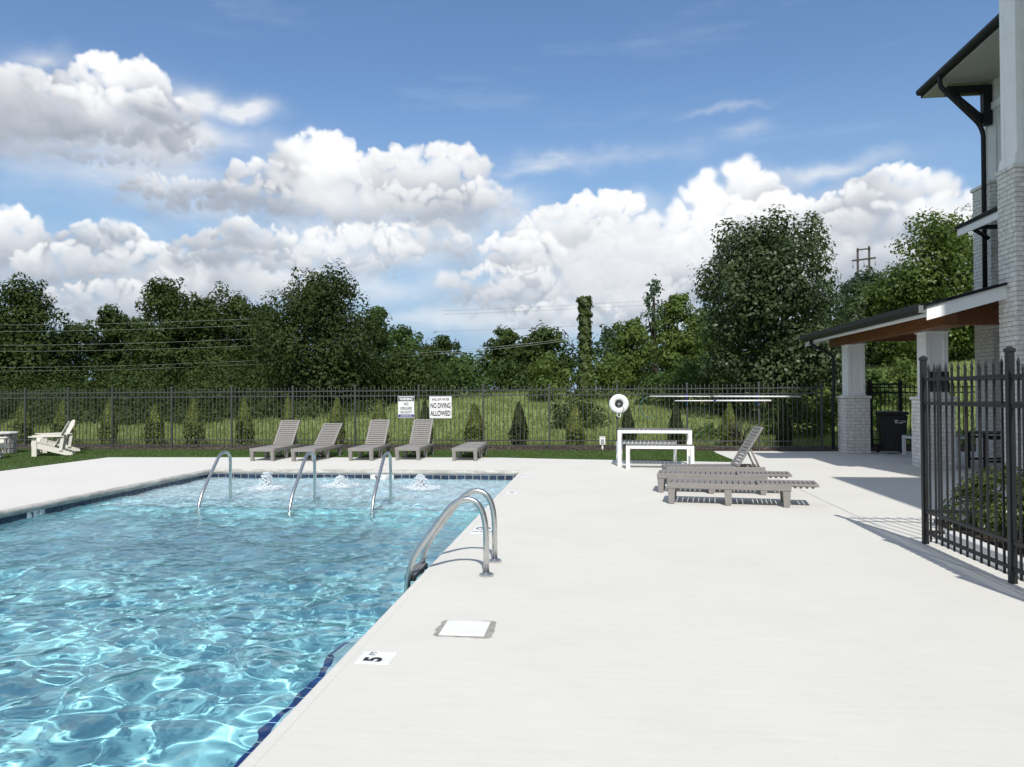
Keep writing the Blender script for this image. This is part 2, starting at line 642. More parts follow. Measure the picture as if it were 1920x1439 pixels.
def leaf_material(name, c1, c2, trans=0.35, gloss=0.3, rough=0.45, patch=0.5):
    """c1..c2: leaf-to-leaf range"""
    m = bpy.data.materials.new(name)
    m.use_nodes = True
    t = m.node_tree
    b = NB(t)
    p = t.nodes['Principled BSDF']
    geo = b.n('ShaderNodeNewGeometry')
    rv = geo.outputs['Random Per Island']
    nz = b.noise(geo.outputs['Position'], patch, 3, 0.55)
    f = b.m('ADD', b.m('MULTIPLY', rv, 0.6), b.m('MULTIPLY', b.ramp(nz, 0.3, 0.7), 0.4))
    c = b.mix(f, c1, c2)
    b.put(p.inputs['Base Color'], c)
    p.inputs['Roughness'].default_value = rough
    p.inputs['Specular IOR Level'].default_value = gloss
    tr = b.n('ShaderNodeBsdfTranslucent')
    b.put(tr.inputs[0], b.mix(0.5, c, (c2[0] * 1.5, c2[1] * 1.5, c2[2] * 0.8)))
    mx = b.n('ShaderNodeMixShader')
    mx.inputs[0].default_value = trans
    t.links.new(p.outputs[0], mx.inputs[1])
    t.links.new(tr.outputs[0], mx.inputs[2])
    t.links.new(mx.outputs[0], t.nodes['Material Output'].inputs[0])
    return m


M = {}
M['deck'] = concrete_material('deck_concrete', (0.668, 0.656, 0.600))
M['coping'] = concrete_material('coping_concrete', (0.58, 0.56, 0.51), stain=0.46)
M['joint'] = material('joint_filler', (0.34, 0.335, 0.32), 0.9, var=0.15, coords='World')
M['plaster'] = material('pool_plaster', (0.44, 0.845, 0.90), 0.7, var=0.05, var_scale=2.0, coords='World')
M['plaster_pale'] = material('ledge_plaster', (0.52, 0.74, 0.80), 0.7, var=0.05, var_scale=3.0, coords='World')
M['tile'] = material('navy_glazed_tile', (0.018, 0.035, 0.07), 0.12, spec=0.6, var=0.5, var_scale=9.0, coords='World')
M['trim_tile'] = material('blue_trim_tile', (0.012, 0.03, 0.16), 0.15, var=0.3, var_scale=6.0, coords='World')
M['grout'] = material('white_grout', (0.62, 0.62, 0.60), 0.8, var=0.1, coords='World')
M['white_tile'] = material('white_marker_tile', (0.80, 0.80, 0.79), 0.35, var=0.03)
M['black_print'] = material('black_print', (0.012, 0.012, 0.013), 0.5)
M['blue_print'] = material('blue_print', (0.02, 0.02, 0.16), 0.5)
M['navy_print'] = material('navy_print', (0.012, 0.012, 0.05), 0.5)
M['steel'] = material('polished_steel', (0.60, 0.60, 0.58), 0.28, metal=1.0, var=0.08, var_scale=30)
M['black_plastic'] = material('black_plastic', (0.02, 0.02, 0.021), 0.5, var=0.2)
M['white_plastic'] = material('white_plastic', (0.80, 0.80, 0.79), 0.4, var=0.03, var_scale=5)
M['grey_tread'] = material('grey_tread', (0.30, 0.31, 0.32), 0.6, var=0.1)
M['lounger'] = material('taupe_resin', (0.235, 0.222, 0.205), 0.55, var=0.07, var_scale=14, bump=0.08, bump_scale=120)
M['adirondack'] = material('cream_painted_board', (0.70, 0.67, 0.585), 0.55, var=0.06, var_scale=9, stretch=(1, 6, 6))
M['white_frame'] = material('white_powder_coat', (0.80, 0.80, 0.79), 0.4, var=0.02)
M['grey_slat'] = material('grey_composite_slat', (0.16, 0.16, 0.16), 0.65, var=0.12, var_scale=12)
M['fence'] = material('black_aluminium', (0.016, 0.017, 0.019), 0.46, spec=0.35, var=0.15, var_scale=6, coords='World')
M['fence_far'] = material('bronze_aluminium', (0.055, 0.056, 0.054), 0.36, spec=0.6, var=0.15, var_scale=6, coords='World')
M['turf'] = material('synthetic_turf', (0.070, 0.115, 0.030), 0.9, spec=0.1, col2=(0.048, 0.085, 0.021), var_scale=9.0, bump=0.9, bump_scale=240, coords='World')
M['mulch'] = material('bark_mulch', (0.050, 0.036, 0.030), 0.95, spec=0.1, col2=(0.11, 0.085, 0.07), var_scale=24, bump=1.0, bump_scale=90, coords='World')
M['meadow'] = material('meadow_grass', (0.20, 0.25, 0.088), 0.95, spec=0.1, col2=(0.135, 0.185, 0.060), var_scale=1.3, bump=1.0, bump_scale=16, coords='World')
M['brick'] = material('whitewashed_brick', (0.84, 0.82, 0.78), 0.85, col2=(0.60, 0.57, 0.53), var_scale=13, bump=0.4, bump_scale=70, coords='World', spec=0.25)
M['mortar'] = material('grey_mortar', (0.46, 0.45, 0.43), 0.95, var=0.12, var_scale=20, coords='World', spec=0.2)
M['white_paint'] = material('white_trim_paint', (0.85, 0.85, 0.83), 0.45, var=0.03, var_scale=3, coords='World')
M['siding'] = material('pale_grey_siding', (0.66, 0.67, 0.655), 0.6, var=0.04, var_scale=3, coords='World')
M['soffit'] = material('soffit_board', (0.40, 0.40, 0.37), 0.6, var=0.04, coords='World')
M['dark_trim'] = material('black_trim', (0.014, 0.015, 0.016), 0.55, spec=0.3, var=0.2, coords='World')
M['shingle'] = material('charcoal_shingle', (0.060, 0.060, 0.060), 0.9, col2=(0.030, 0.030, 0.032), var_scale=22, bump=0.8, bump_scale=60, coords='World', spec=0.2)
M['wood'] = material('stained_cedar', (0.20, 0.075, 0.024), 0.5, col2=(0.12, 0.042, 0.014), var_scale=5.0, stretch=(8, 0.7, 8), coords='World')
M['bark'] = material('bark', (0.085, 0.070, 0.055), 0.95, col2=(0.04, 0.033, 0.028), var_scale=7, stretch=(3, 3, 0.6), bump=1.0, bump_scale=14, coords='World', spec=0.1)
M['pole_wood'] = material('weathered_pole', (0.055, 0.047, 0.04), 0.9, var=0.3, var_scale=3, coords='World')
M['wire'] = material('aluminium_wire', (0.26, 0.29, 0.25), 0.6, metal=0.0)
M['grout_patch'] = material('grey_grout_patch', (0.40, 0.385, 0.345), 0.9, col2=(0.25, 0.24, 0.22), var_scale=14, coords='World', spec=0.2)
M['stone'] = material('grey_stone_block', (0.42, 0.41, 0.39), 0.9, col2=(0.26, 0.25, 0.24), var_scale=10, bump=0.6, bump_scale=30)
M['stone_cap'] = material('pale_stone_cap', (0.60, 0.59, 0.56), 0.8, var=0.08, var_scale=6)
M['rope'] = material('dark_rope', (0.03, 0.03, 0.035), 0.8, var=0.3, var_scale=40)
M['blue_plastic'] = material('blue_bracket', (0.015, 0.025, 0.20), 0.4, var=0.1)
M['teal_net'] = material('teal_hook', (0.03, 0.12, 0.14), 0.5, var=0.1)
M['bubble'] = None


# ------------------------------------------------------------------ terrain, deck, pool
POOL_L, POOL_R, POOL_N, POOL_F = -8.02, -1.485, -6.0, 14.85     # pool rim
WATER_Z = -0.17


def s01(t):
    t = np.clip(t, 0, 1)
    return t * t * (3 - 2 * t)


def ground_z(x, y):
    x, y = np.asarray(x, float), np.asarray(y, float)
    z = -0.04 + 1.30 * s01((y - 21.5) / 26.0) * s01((x + 26) / 20.0) + 0.25 * s01((y - 21.5) / 10)
    z = z + 5.2 * s01((y - 27) / 45.0) * s01((x - 7) / 20.0)
    z = z + s01((y - 22) / 10) * (0.10 * np.sin(x * 0.7 + 1) * np.cos(y * 0.5) + 0.06 * np.sin(x * 1.7 + y * 1.1))
    return z


def build_ground():
    xs = np.unique(np.round(np.concatenate([np.linspace(-900, -60, 15), np.linspace(-60, -24, 13), np.arange(-24, 14.01, 0.5), np.linspace(14, 60, 24), np.linspace(60, 900, 15), [-12.5, 12.0]]), 3))
    ys = np.unique(np.round(np.concatenate([np.linspace(-600, -12, 10), [-9.0, 17.2], np.arange(18, 60, 0.5), np.linspace(60, 140, 30), np.linspace(140, 1500, 16)]), 3))
    X, Y = np.meshgrid(xs, ys)
    Z = ground_z(X, Y)
    i = np.arange(X.size).reshape(X.shape)
    F = np.stack([i[:-1, :-1], i[:-1, 1:], i[1:, 1:], i[1:, :-1]], -1).reshape(-1, 4)
    cx = (xs[:-1] + xs[1:]) / 2
    cyy = (ys[:-1] + ys[1:]) / 2
    CX, CY = np.meshgrid(cx, cyy)
    keep = ~((CX > -12.5) & (CX < 12.0) & (CY > -9.0) & (CY < 17.2)).ravel()
    o = place('ground', np_mesh('ground', np.stack([X, Y, Z], -1).reshape(-1, 3), F[keep], M['meadow'], True))
    tag(o, kind='structure')


build_ground()

# deck: cast slabs with open joints over a dark base, and a bullnosed coping round the pool
deck = bpy.data.objects.new('pool_deck', None)
link(deck)
tag(deck, kind='structure')
JG = 0.009
DECK_T = 0.11


def slab(poly, z=0.0):
    MB().prism(poly, z - DECK_T, z).build('slab', M['deck'], deck)


def rect(x0, x1, y0, y1):
    return [(x0, y0), (x1, y0), (x1, y1), (x0, y1)]


CW = 0.055   # rounded nose of the deck
PR, PL, PF, PN = POOL_R + CW, POOL_L - CW, POOL_F + CW, POOL_N - CW
slab(rect(PR + 0.001, 3.19, -9.0, 2.2 - JG))
slab(rect(PR + 0.001, 3.19, 2.2, 8.5 - JG))
slab([(PR + 0.001, 8.5), (3.19, 8.5), (3.19, 16.84), (PR + 0.001, 17.62)])
slab([(3.2, -9.0), (12.0, -9.0), (12.0, 20.0), (3.03, 20.0), (3.03, 19.0), (3.12, 16.86), (3.2, 16.84)])
slab(rect(-12.3, PL - 0.001, -9.0, 6.4 - JG))
slab(rect(-12.3, PL - 0.001, 6.4, 13.6 - JG))
slab([(-12.3, 13.6), (PL - 0.001, 13.6), (PL - 0.001, 17.70), (-12.2, 17.55)])
slab([(PL, PF + 0.001), (-4.6 - JG, PF + 0.001), (-4.6 - JG, 17.80), (PL, 17.70)])
slab([(-4.6, PF + 0.001), (PR, PF + 0.001), (PR, 17.64), (-2.3, 17.84), (-4.6, 17.80)])
slab(rect(PL, PR, -9.0, PN - JG))
MB().prism(rect(-12.3, PL - 0.02, -9.0, 17.4), -0.16, -0.085).prism(rect(PR + 0.02, 12, -9, 16.8), -0.16, -0.085).prism(rect(PL - 0.01, PR + 0.01, PF + 0.02, 17.4), -0.16, -0.085).build('joint_bed', M['joint'], deck)


def coping_run(a, b, inward, m='coping'):
    """a->b along the pool rim, inward = unit vector to the water"""
    a, b, n = Vector(a), Vector(b), Vector(inward)
    L = (b - a).length
    t = (b - a).normalized()
    k = max(1, round(L / 3.05))
    for i in range(k):
        p0, p1 = a + t * (L * i / k + 0.002), a + t * (L * (i + 1) / k - 0.002)
        prof = [-n * CW + Vector((0, 0, -0.088)), -n * CW]
        R_ = 0.044
        for j in range(9):
            an = math.pi / 2 - math.pi * j / 8
            prof.append(n * (R_ * math.cos(an) * 0.75 - 0.002) + Vector((0, 0, -R_ + R_ * math.sin(an))))
        me = MB().sweep(prof, p0, p1).build('coping_stone', M[m], deck)


coping_run((POOL_R, POOL_N, 0), (POOL_R, POOL_F + CW, 0), (-1, 0, 0), 'deck')
coping_run((POOL_L, POOL_N, 0), (POOL_L, POOL_F + CW, 0), (1, 0, 0))
coping_run((POOL_L + 0.002, POOL_F, 0), (POOL_R - 0.002, POOL_F, 0), (0, -1, 0))
coping_run((POOL_L + 0.002, POOL_N, 0), (POOL_R - 0.002, POOL_N, 0), (0, 1, 0))

# pool basin
pool = bpy.data.objects.new('pool_basin', None)
link(pool)
tag(pool, kind='structure')
BL, BR, BN, BF = POOL_L - 0.0, POOL_R + 0.0, POOL_N, POOL_F


def basin_part(name, m, fc):
    o = MB()
    for f in fc:
        o.face(*f)
    o = o.build(name, m, pool)
    o.cycles.is_caustics_receiver = True
    return o


SH = [(-6.0, -1.75), (2.5, -1.65), (7.5, -1.15), (10.55, -1.02)]
fl = []
for (y0, z0), (y1, z1) in zip(SH, SH[1:]):
    fl.append(((BL, y0, z0), (BR, y0, z0), (BR, y1, z1), (BL, y1, z1)))
basin_part('pool_floor', M['plaster'], fl)
st = []
ys_, zs_ = [10.55, 10.85, 11.15, 11.45], [-1.02, -0.83, -0.64, -0.45]
for i in range(3):
    st.append(((BL, ys_[i], zs_[i]), (BR, ys_[i], zs_[i]), (BR, ys_[i], zs_[i + 1]), (BL, ys_[i], zs_[i + 1])))
    if i < 2:
        st.append(((BL, ys_[i], zs_[i + 1]), (BR, ys_[i], zs_[i + 1]), (BR, ys_[i + 1], zs_[i + 1]), (BL, ys_[i + 1], zs_[i + 1])))
st.append(((BL, 11.15, -0.45), (BR, 11.15, -0.45), (BR, 11.151, -0.45), (BL, 11.151, -0.45)))
basin_part('steps', M['plaster'], st[:-1])
basin_part('sun_shelf', M['plaster_pale'], [((BL, 11.15, -0.45), (BR, 11.15, -0.45), (BR, BF, -0.45), (BL, BF, -0.45))])
basin_part('step_nosing', M['trim_tile'], [((BL, 11.152, -0.446), (BR, 11.152, -0.446), (BR, 11.20, -0.446), (BL, 11.20, -0.446))])
ZB = -0.255
basin_part('pool_wall', M['plaster'], [((BL, BN, ZB), (BL, BF, ZB), (BL, BF, -1.9), (BL, BN, -1.9)), ((BR, BN, ZB), (BR, BN, -1.9), (BR, BF, -1.9), (BR, BF, ZB)),
                                       ((BL, BF, ZB), (BR, BF, ZB), (BR, BF, -1.9), (BL, BF, -1.9)), ((BL, BN, ZB), (BL, BN, -1.9), (BR, BN, -1.9), (BR, BN, ZB))])
# toe ledge with its blue trim along the near right wall
lw = -1.852
basin_part('toe_ledge', M['plaster_pale'], [((lw, -5.9, -0.52), (BR, -5.9, -0.52), (BR, 5.5, -0.52), (lw, 5.5, -0.52)), ((lw, -5.9, -0.52), (lw, 5.5, -0.52), (lw, 5.5, -1.9), (lw, -5.9, -1.9)), ((lw, 5.5, -0.52), (BR, 5.5, -0.52), (BR, 5.5, -1.9), (lw, 5.5, -1.9))])
for k in range(40):
    y0 = -0.2 + k * 0.165
    if y0 + 0.155 > 5.5:
        break
    o = MB().box((lw + 0.027, y0 + 0.078, -0.5205), (0.05, 0.155, 0.012), bevel=0.003).build('trim_tile', M['trim_tile'], pool)
    o.cycles.is_caustics_receiver = True
# waterline band: white bed, then single glazed tiles
TZ0, TZ1 = -0.250, -0.098
bed = MB()
bed.face((BL + 0.003, BN, -0.08), (BL + 0.003, BF, -0.08), (BL + 0.003, BF, ZB), (BL + 0.003, BN, ZB))
bed.face((BL, BF - 0.003, -0.08), (BR, BF - 0.003, -0.08), (BR, BF - 0.003, ZB), (BL, BF - 0.003, ZB))
bed.face((BR - 0.003, BN, -0.08), (BR - 0.003, BF, -0.08), (BR - 0.003, BF, ZB), (BR - 0.003, BN, ZB))
bed.build('grout_bed', M['grout'], pool)
PITCH_T = 0.163
tile_me = MB().box((0, 0, 0), (PITCH_T - 0.009, 0.012, TZ1 - TZ0), bevel=0.003).mesh('tile', M['tile'])
marker_u, marker_v = -4.33, 9.9
n_t = int((BR - BL) / PITCH_T)
for k in range(n_t):
    x = BL + 0.012 + PITCH_T * (k + 0.5)
    if abs(x - marker_u) < 0.25:
        continue
    place('tile', tile_me, pool, (x, BF - 0.006 - 0.001 * rnd.random(), (TZ0 + TZ1) / 2))
k = 0
while True:
    y = BF - 0.012 - PITCH_T * (k + 0.5)
    if y < 1.5:
        break
    if abs(y - marker_v) > 0.17:
        place('tile', tile_me, pool, (BL + 0.006 + 0.001 * rnd.random(), y, (TZ0 + TZ1) / 2), rz=math.pi / 2)
    k += 1
rest = MB()
y = 1.4
while y > BN:
    rest.box((BL + 0.006, y, (TZ0 + TZ1) / 2), (0.012, PITCH_T - 0.009, TZ1 - TZ0))
    y -= PITCH_T
y = BF - 0.1
while y > BN:
    rest.box((BR - 0.006, y, (TZ0 + TZ1) / 2), (0.012, PITCH_T - 0.009, TZ1 - TZ0))
    y -= PITCH_T
o = rest.build('tile_row', M['tile'], pool)
o['kind'] = 'stuff'
# printed depth tiles set in the band
mt = MB().box((marker_u, BF - 0.007, (TZ0 + TZ1) / 2), (0.42, 0.013, TZ1 - TZ0), bevel=0.003).build('depth_tile', M['white_tile'], pool)
place('lettering', text_mesh('9', 0.135, M['black_print'], bold=0.003), mt, (marker_u - 0.13, BF - 0.0150, -0.16), rot=(math.pi / 2, 0, 0))
place('lettering', text_mesh('IN', 0.055, M['black_print']), mt, (marker_u - 0.04, BF - 0.0150, -0.135), rot=(math.pi / 2, 0, 0))


def no_diving_ring(r=0.05):
    g = MB()
    n = 28
    for k in range(n):
        a0, a1 = 2 * math.pi * k / n, 2 * math.pi * (k + 1) / n
        g.face((r * math.cos(a0), r * math.sin(a0), 0), (r * math.cos(a1), r * math.sin(a1), 0), (r * 0.78 * math.cos(a1), r * 0.78 * math.sin(a1), 0), (r * 0.78 * math.cos(a0), r * 0.78 * math.sin(a0), 0))
    g.box((0, 0, 0.0005), (r * 1.7, r * 0.2, 0.001), rot=(math.pi / 4, 'Z'))
    g.box((r * 0.05, -r * 0.1, 0.0004), (r * 0.8, r * 0.22, 0.001), rot=(-0.5, 'Z'))
    return g.mesh('pictogram', M['black_print'])


place('pictogram', no_diving_ring(0.055), mt, (marker_u + 0.12, BF - 0.0150, -0.17), rot=(math.pi / 2, 0, 0))
mt = MB().box((BL + 0.007, marker_v, (TZ0 + TZ1) / 2), (0.013, 0.30, TZ1 - TZ0), bevel=0.003).build('depth_tile', M['white_tile'], pool)
place('lettering', text_mesh('3', 0.15, M['black_print'], bold=0.003), mt, (BL + 0.0150, marker_v - 0.05, -0.165), rot=(math.pi / 2, 0, math.pi / 2))
place('lettering', text_mesh('FT', 0.06, M['black_print']), mt, (BL + 0.0150, marker_v + 0.07, -0.135), rot=(math.pi / 2, 0, math.pi / 2))

# water: real waves, clear and refracting; white froth round the bubblers
JETS = [(-6.05, 13.22, 0.30), (-4.80, 13.65, 0.20), (-3.20, 13.39, 0.26)]


def build_water():
    rg = np.random.default_rng(3)
    st_ = 0.026
    xs = np.arange(POOL_L + 0.002, POOL_R, st_)
    xs[-1] = POOL_R - 0.002
    ys = np.concatenate([np.arange(POOL_N + 0.002, 1.6, 0.12), np.arange(1.6, POOL_F - 0.012, st_), [POOL_F - 0.012]])
    X, Y = np.meshgrid(xs, ys)
    Z = np.zeros_like(X)
    chop = 0.12 + 1.35 * s01((Y - 3.4) / 5.5) + 0.7 * s01((Y - 10.5) / 1.5)
    big = 1.0 - 0.42 * s01((Y - 4.0) / 5.0)
    for k in range(64):
        lam = 10 ** rg.uniform(math.log10(0.18), math.log10(1.5))
        th = rg.uniform(0, 2 * math.pi)
        kk = 2 * math.pi / lam
        a = 0.0265 * lam / (2 * math.pi) * rg.uniform(0.4, 1.0)
        w_ = 0.16 * np.sin(Y * 1.3 + k) + 0.12 * np.sin(X * 2.1 + 2 * k) + 0.05 * np.sin(X * 4.3 - Y * 3.1 + k)
        Z += a * big * np.sin(kk * ((X + w_) * math.cos(th) + (Y + 0.7 * w_) * math.sin(th)) + rg.uniform(0, 6.28))
    for k in range(46):
        lam = 10 ** rg.uniform(math.log10(0.10), math.log10(0.30))
        th = rg.uniform(0, 2 * math.pi)
        kk = 2 * math.pi / lam
        a = 0.030 * lam / (2 * math.pi) * rg.uniform(0.4, 1.0)
        w_ = 0.08 * np.sin(Y * 2.3 + k) + 0.06 * np.sin(X * 3.1 + 2 * k)
        env = 0.5 + 0.5 * np.sin(X * 0.9 + Y * 0.7 + k)
        Z += a * chop * env * np.sin(kk * ((X + w_) * math.cos(th) + (Y + w_) * math.sin(th)) + rg.uniform(0, 6.28))
    foam_sheen = np.zeros_like(X)
    for jx, jy, js in JETS:
        d = np.hypot(X - jx, Y - jy)
        foam_sheen = np.maximum(foam_sheen, np.exp(-(d / 0.62) ** 2) * 1.0)
        Z += 0.016 * np.exp(-d / 0.75) * np.sin(d * 26 + jx) * s01(d / 0.15)
        Z += 0.05 * np.exp(-(d / 0.16) ** 2)
    foam_sheen = np.maximum(foam_sheen, 0.60 * s01((Y - 10.9) / 1.2))
    foam_sheen = np.maximum(foam_sheen, 0.36 * s01((Y - 4.5) / 6.0))  # froth specks and milky tint also paint in the far water's bright reflections
    i = np.arange(X.size).reshape(X.shape)
    F = np.stack([i[:-1, :-1], i[:-1, 1:], i[1:, 1:], i[1:, :-1]], -1).reshape(-1, 4)
    m = bpy.data.materials.new('pool_water')
    m.use_nodes = True
    t = m.node_tree
    t.nodes.clear()
    b = NB(t)
    P = b.n('ShaderNodeNewGeometry').outputs['Position']
    bp = b.n('ShaderNodeBump')
    b.put(bp.inputs['Strength'], b.ramp(b.n('ShaderNodeSeparateXYZ', ins={0: P}).outputs[1], 3.5, 10.0, 0.0, 0.22))
    bp.inputs['Distance'].default_value = 0.02
    b.put(bp.inputs['Height'], b.noise(P, 16.0, 3, 0.6))
    gl = b.n('ShaderNodeBsdfGlass')
    gl.inputs['IOR'].default_value = 1.33
    gl.inputs['Roughness'].default_value = 0.0
    gl.inputs['Color'].default_value = (0.89, 0.985, 1.0, 1)
    b.put(gl.inputs['Normal'], bp.outputs[0])
    fr = b.n('ShaderNodeBsdfPrincipled')
    fr.inputs['Base Color'].default_value = (0.86, 0.90, 0.92, 1)
    fr.inputs['Roughness'].default_value = 0.5
    at = b.n('ShaderNodeAttribute', attribute_name='froth_sheen')
    nz = b.noise(b.v('MULTIPLY', P, (1.0, 1.6, 1.0)), 7.0, 7, 0.72)
    nz2 = b.noise(P, 30.0, 4, 0.6)
    f = b.m('ADD', b.m('MULTIPLY', nz, 0.72), b.m('MULTIPLY', nz2, 0.28))
    thr = b.m('SUBTRACT', 0.80, b.m('MULTIPLY', at.outputs['Fac'], 0.46))
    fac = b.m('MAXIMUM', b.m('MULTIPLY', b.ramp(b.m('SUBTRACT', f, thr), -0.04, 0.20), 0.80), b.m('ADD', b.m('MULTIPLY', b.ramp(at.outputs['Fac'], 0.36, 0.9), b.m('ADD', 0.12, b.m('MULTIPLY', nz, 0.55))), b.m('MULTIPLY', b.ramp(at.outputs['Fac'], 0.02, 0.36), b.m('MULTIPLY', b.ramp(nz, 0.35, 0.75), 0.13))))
    mx = b.n('ShaderNodeMixShader')
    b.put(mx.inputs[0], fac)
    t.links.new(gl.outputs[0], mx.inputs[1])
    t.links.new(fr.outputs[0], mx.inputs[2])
    out = b.n('ShaderNodeOutputMaterial')
    t.links.new(mx.outputs[0], out.inputs[0])
    me = np_mesh('pool_water', np.stack([X, Y, Z + WATER_Z], -1).reshape(-1, 3), F, m, True)
    a = me.attributes.new('froth_sheen', 'FLOAT', 'POINT')
    a.data.foreach_set('value', foam_sheen.astype(np.float32).ravel())
    o = place('pool_water', me)
    o.cycles.is_caustics_caster = True
    tag(o, kind='structure')


build_water()

# turf and mulch
MB().prism([(-60, 13.0), (-12.32, 13.0), (-12.22, 17.565), (-2.3, 17.855), (-1.3, 17.655), (3.10, 16.875), (3.01, 19.0), (3.01, 20.02), (-60, 20.02)], -0.03, 0.012).prism(
    [(-60, -9), (-12.32, -9), (-12.32, 13.0), (-60, 13.0)], -0.03, 0.012).build('turf', M['turf'])
tag(bpy.data.objects['turf'], kind='structure')


def build_turf_blades():
    rg = np.random.default_rng(17)
    n = 42000
    x = rg.uniform(-17.5, 3.0, n)
    y = rg.uniform(14.0, 20.0, n)
    edge = np.where(x < -12.35, 13.0, np.where(x < -2.3, 17.59 + 0.028 * (x + 12.2), np.where(x < -1.3, 17.82 - 0.2 * (x + 2.3), 17.62 - 0.177 * (x + 1.3)))) + 0.02
    k = y > edge
    x, y = x[k], y[k]
    n = len(x)
    h = rg.uniform(0.018, 0.034, n)
    a = rg.uniform(0, 6.28, n)
    wv = 0.012
    P0 = np.stack([x - wv * np.cos(a), y - wv * np.sin(a), np.full(n, 0.010)], -1)
    P1 = np.stack([x + wv * np.cos(a), y + wv * np.sin(a), np.full(n, 0.010)], -1)
    P2 = np.stack([x + rg.uniform(-.015, .015, n), y + rg.uniform(-.015, .015, n), 0.012 + h], -1)
    V = np.stack([P0, P1, P2], 1).reshape(-1, 3)
    o = place('turf_blades', np_mesh('turf_blades', V, np.arange(len(V)).reshape(-1, 3), leaf_material('turf_blade', (0.05, 0.09, 0.020), (0.095, 0.150, 0.04), 0.2, 0.2)))
    tag(o, 'short green synthetic grass blades along the deck edge', 'grass', kind='stuff')


build_turf_blades()


def fence_y(x):
    return 20.42 if x < -4 else 20.42 - 0.045 * (x + 4)


def build_mulch():
    rg = np.random.default_rng(9)
    MB().prism([(-60, 20.02), (3.01, 20.02), (12.0, 20.02), (12.0, 21.3), (-60, 21.3)], -0.05, 0.016).build('mulch_bed', M['mulch'])
    tag(bpy.data.objects['mulch_bed'], kind='structure')
    n = 5200
    x = rg.uniform(-19, 9, n)
    y = rg.uniform(20.03, 21.35, n)
    z = 0.012 + rg.uniform(0, 0.03, n)
    V, F = [], []
    L = rg.uniform(0.02, 0.05, n)
    a = rg.uniform(0, 6.28, n)
    base = np.array([[-1, -.35, 0], [1, -.25, 0.1], [.9, .35, 0.05], [-.8, .3, 0.1], [0, 0, .5]])
    fc = np.array([[0, 1, 4], [1, 2, 4], [2, 3, 4], [3, 0, 4]])
    c, s = np.cos(a), np.sin(a)
    bx = base[None, :, 0] * L[:, None]
    by = base[None, :, 1] * L[:, None]
    X = x[:, None] + bx * c[:, None] - by * s[:, None]
    Y = y[:, None] + bx * s[:, None] + by * c[:, None]
    Z = z[:, None] + base[None, :, 2] * L[:, None] * rg.uniform(.6, 1.8, n)[:, None]
    V = np.stack([X, Y, Z], -1).reshape(-1, 3)
    F = (np.arange(n)[:, None, None] * 5 + fc[None]).reshape(-1, 3)
    o = place('bark_chips', np_mesh('bark_chips', V, F, leaf_material('bark_chip', (0.035, 0.026, 0.022), (0.15, 0.12, 0.10), 0.0, 0.1, 0.9)))
    tag(o, 'brown bark chips strewn along the foot of the long fence', 'mulch', kind='stuff')


build_mulch()

# ------------------------------------------------------------------ long metal fence behind the pool
PICKET_H = 1.70


def picket_mesh(mat, h, w=0.016, name='picket'):
    g = MB()
    g.box((0, 0, 0.05 + (h - 0.05) / 2), (w, w, h - 0.05))
    # pressed spear finial
    g.box((0, 0, h + 0.012), (w * 1.25, w * 1.25, 0.024), bevel=0.003)
    r = bmesh.ops.create_cone(g.bm, cap_ends=True, segments=4, radius1=w * 0.95, radius2=0.001, depth=0.055)
    bmesh.ops.transform(g.bm, matrix=Matrix.Translation((0, 0, h + 0.05)) @ Matrix.Rotation(math.pi / 4, 4, 'Z'), verts=r['verts'])
    return g.mesh(name, mat)


def post_mesh(mat, h, w):
    g = MB()
    g.box((0, 0, h / 2 - 0.02), (w, w, h), bevel=0.003)
    g.box((0, 0, h - 0.012), (w + 0.014, w + 0.014, 0.03), bevel=0.004)
    g.box((0, 0, h + 0.012), (w + 0.004, w + 0.004, 0.02), taper=(0.3, 0.3))
    return g.mesh('post', mat)


def fence_run(root, posts, mat, h_post, picket_h, rails, n_pick, post_w=0.05, pick_w=0.016, skip_first_post=False):
    pm = post_mesh(mat, h_post, post_w)
    km = picket_mesh(mat, picket_h, pick_w)
    for i, p in enumerate(posts):
        if not (i == 0 and skip_first_post):
            place('post', pm, root, (p[0], p[1], 0), rz=0)
    for i, (a, b_) in enumerate(zip(posts, posts[1:])):
        a, b_ = Vector((*a, 0)), Vector((*b_, 0))
        d = b_ - a
        ang = math.atan2(d.y, d.x)
        n = n_pick if isinstance(n_pick, int) else n_pick[i]
        rm = MB().box((0, 0, 0), (d.length - post_w, 0.026, 0.030), bevel=0.002).mesh('rail', mat)
        for z in rails:
            place('rail', rm, root, (*((a + b_) / 2).xy, z), rz=ang)
        for k in range(n):
            p = a + d * ((k + 1) / (n + 1))
            place('picket', km, root, (p.x, p.y, 0), rz=ang)


fence = thing('metal_fence', 'long bronze metal picket fence running behind the pool and loungers', 'fence', (0, 0, 0))
posts = [-19.55, -18.2, -16.83, -15.45, -14.06] + [-12.22 + 1.827 * k for k in range(10)]
posts += [posts[-1] + 1.55]
counts = [11, 11, 11, 11] + [15] * 10 + [12]
fence_run(fence, [(x, fence_y(x)) for x in posts], M['fence_far'], 1.78, 1.685, (1.635, 1.495, 0.255, 0.115), counts)

# pavilion fence with its gate, in the shade behind the bin
f2 = thing('metal_fence', 'dark picket fence with a gate in the shade behind the black bin', 'fence', (0, 0, 0))
fence_run(f2, [(6.62, 20.6), (7.15, 20.65), (8.0, 20.7), (9.8, 20.8), (11.6, 20.9)], M['fence'], 1.78, 1.685, (1.635, 1.495, 0.255, 0.115), [4, 7, 15, 15])
g = MB()
for x in (7.21, 7.94):
    g.box((x, 20.64, 0.95), (0.06, 0.05, 1.78))
for z in (0.12, 1.5, 1.72):
    g.box((7.575, 20.64, z), (0.67, 0.045, 0.05))
g.build('gate_leaf', M['fence'], f2)

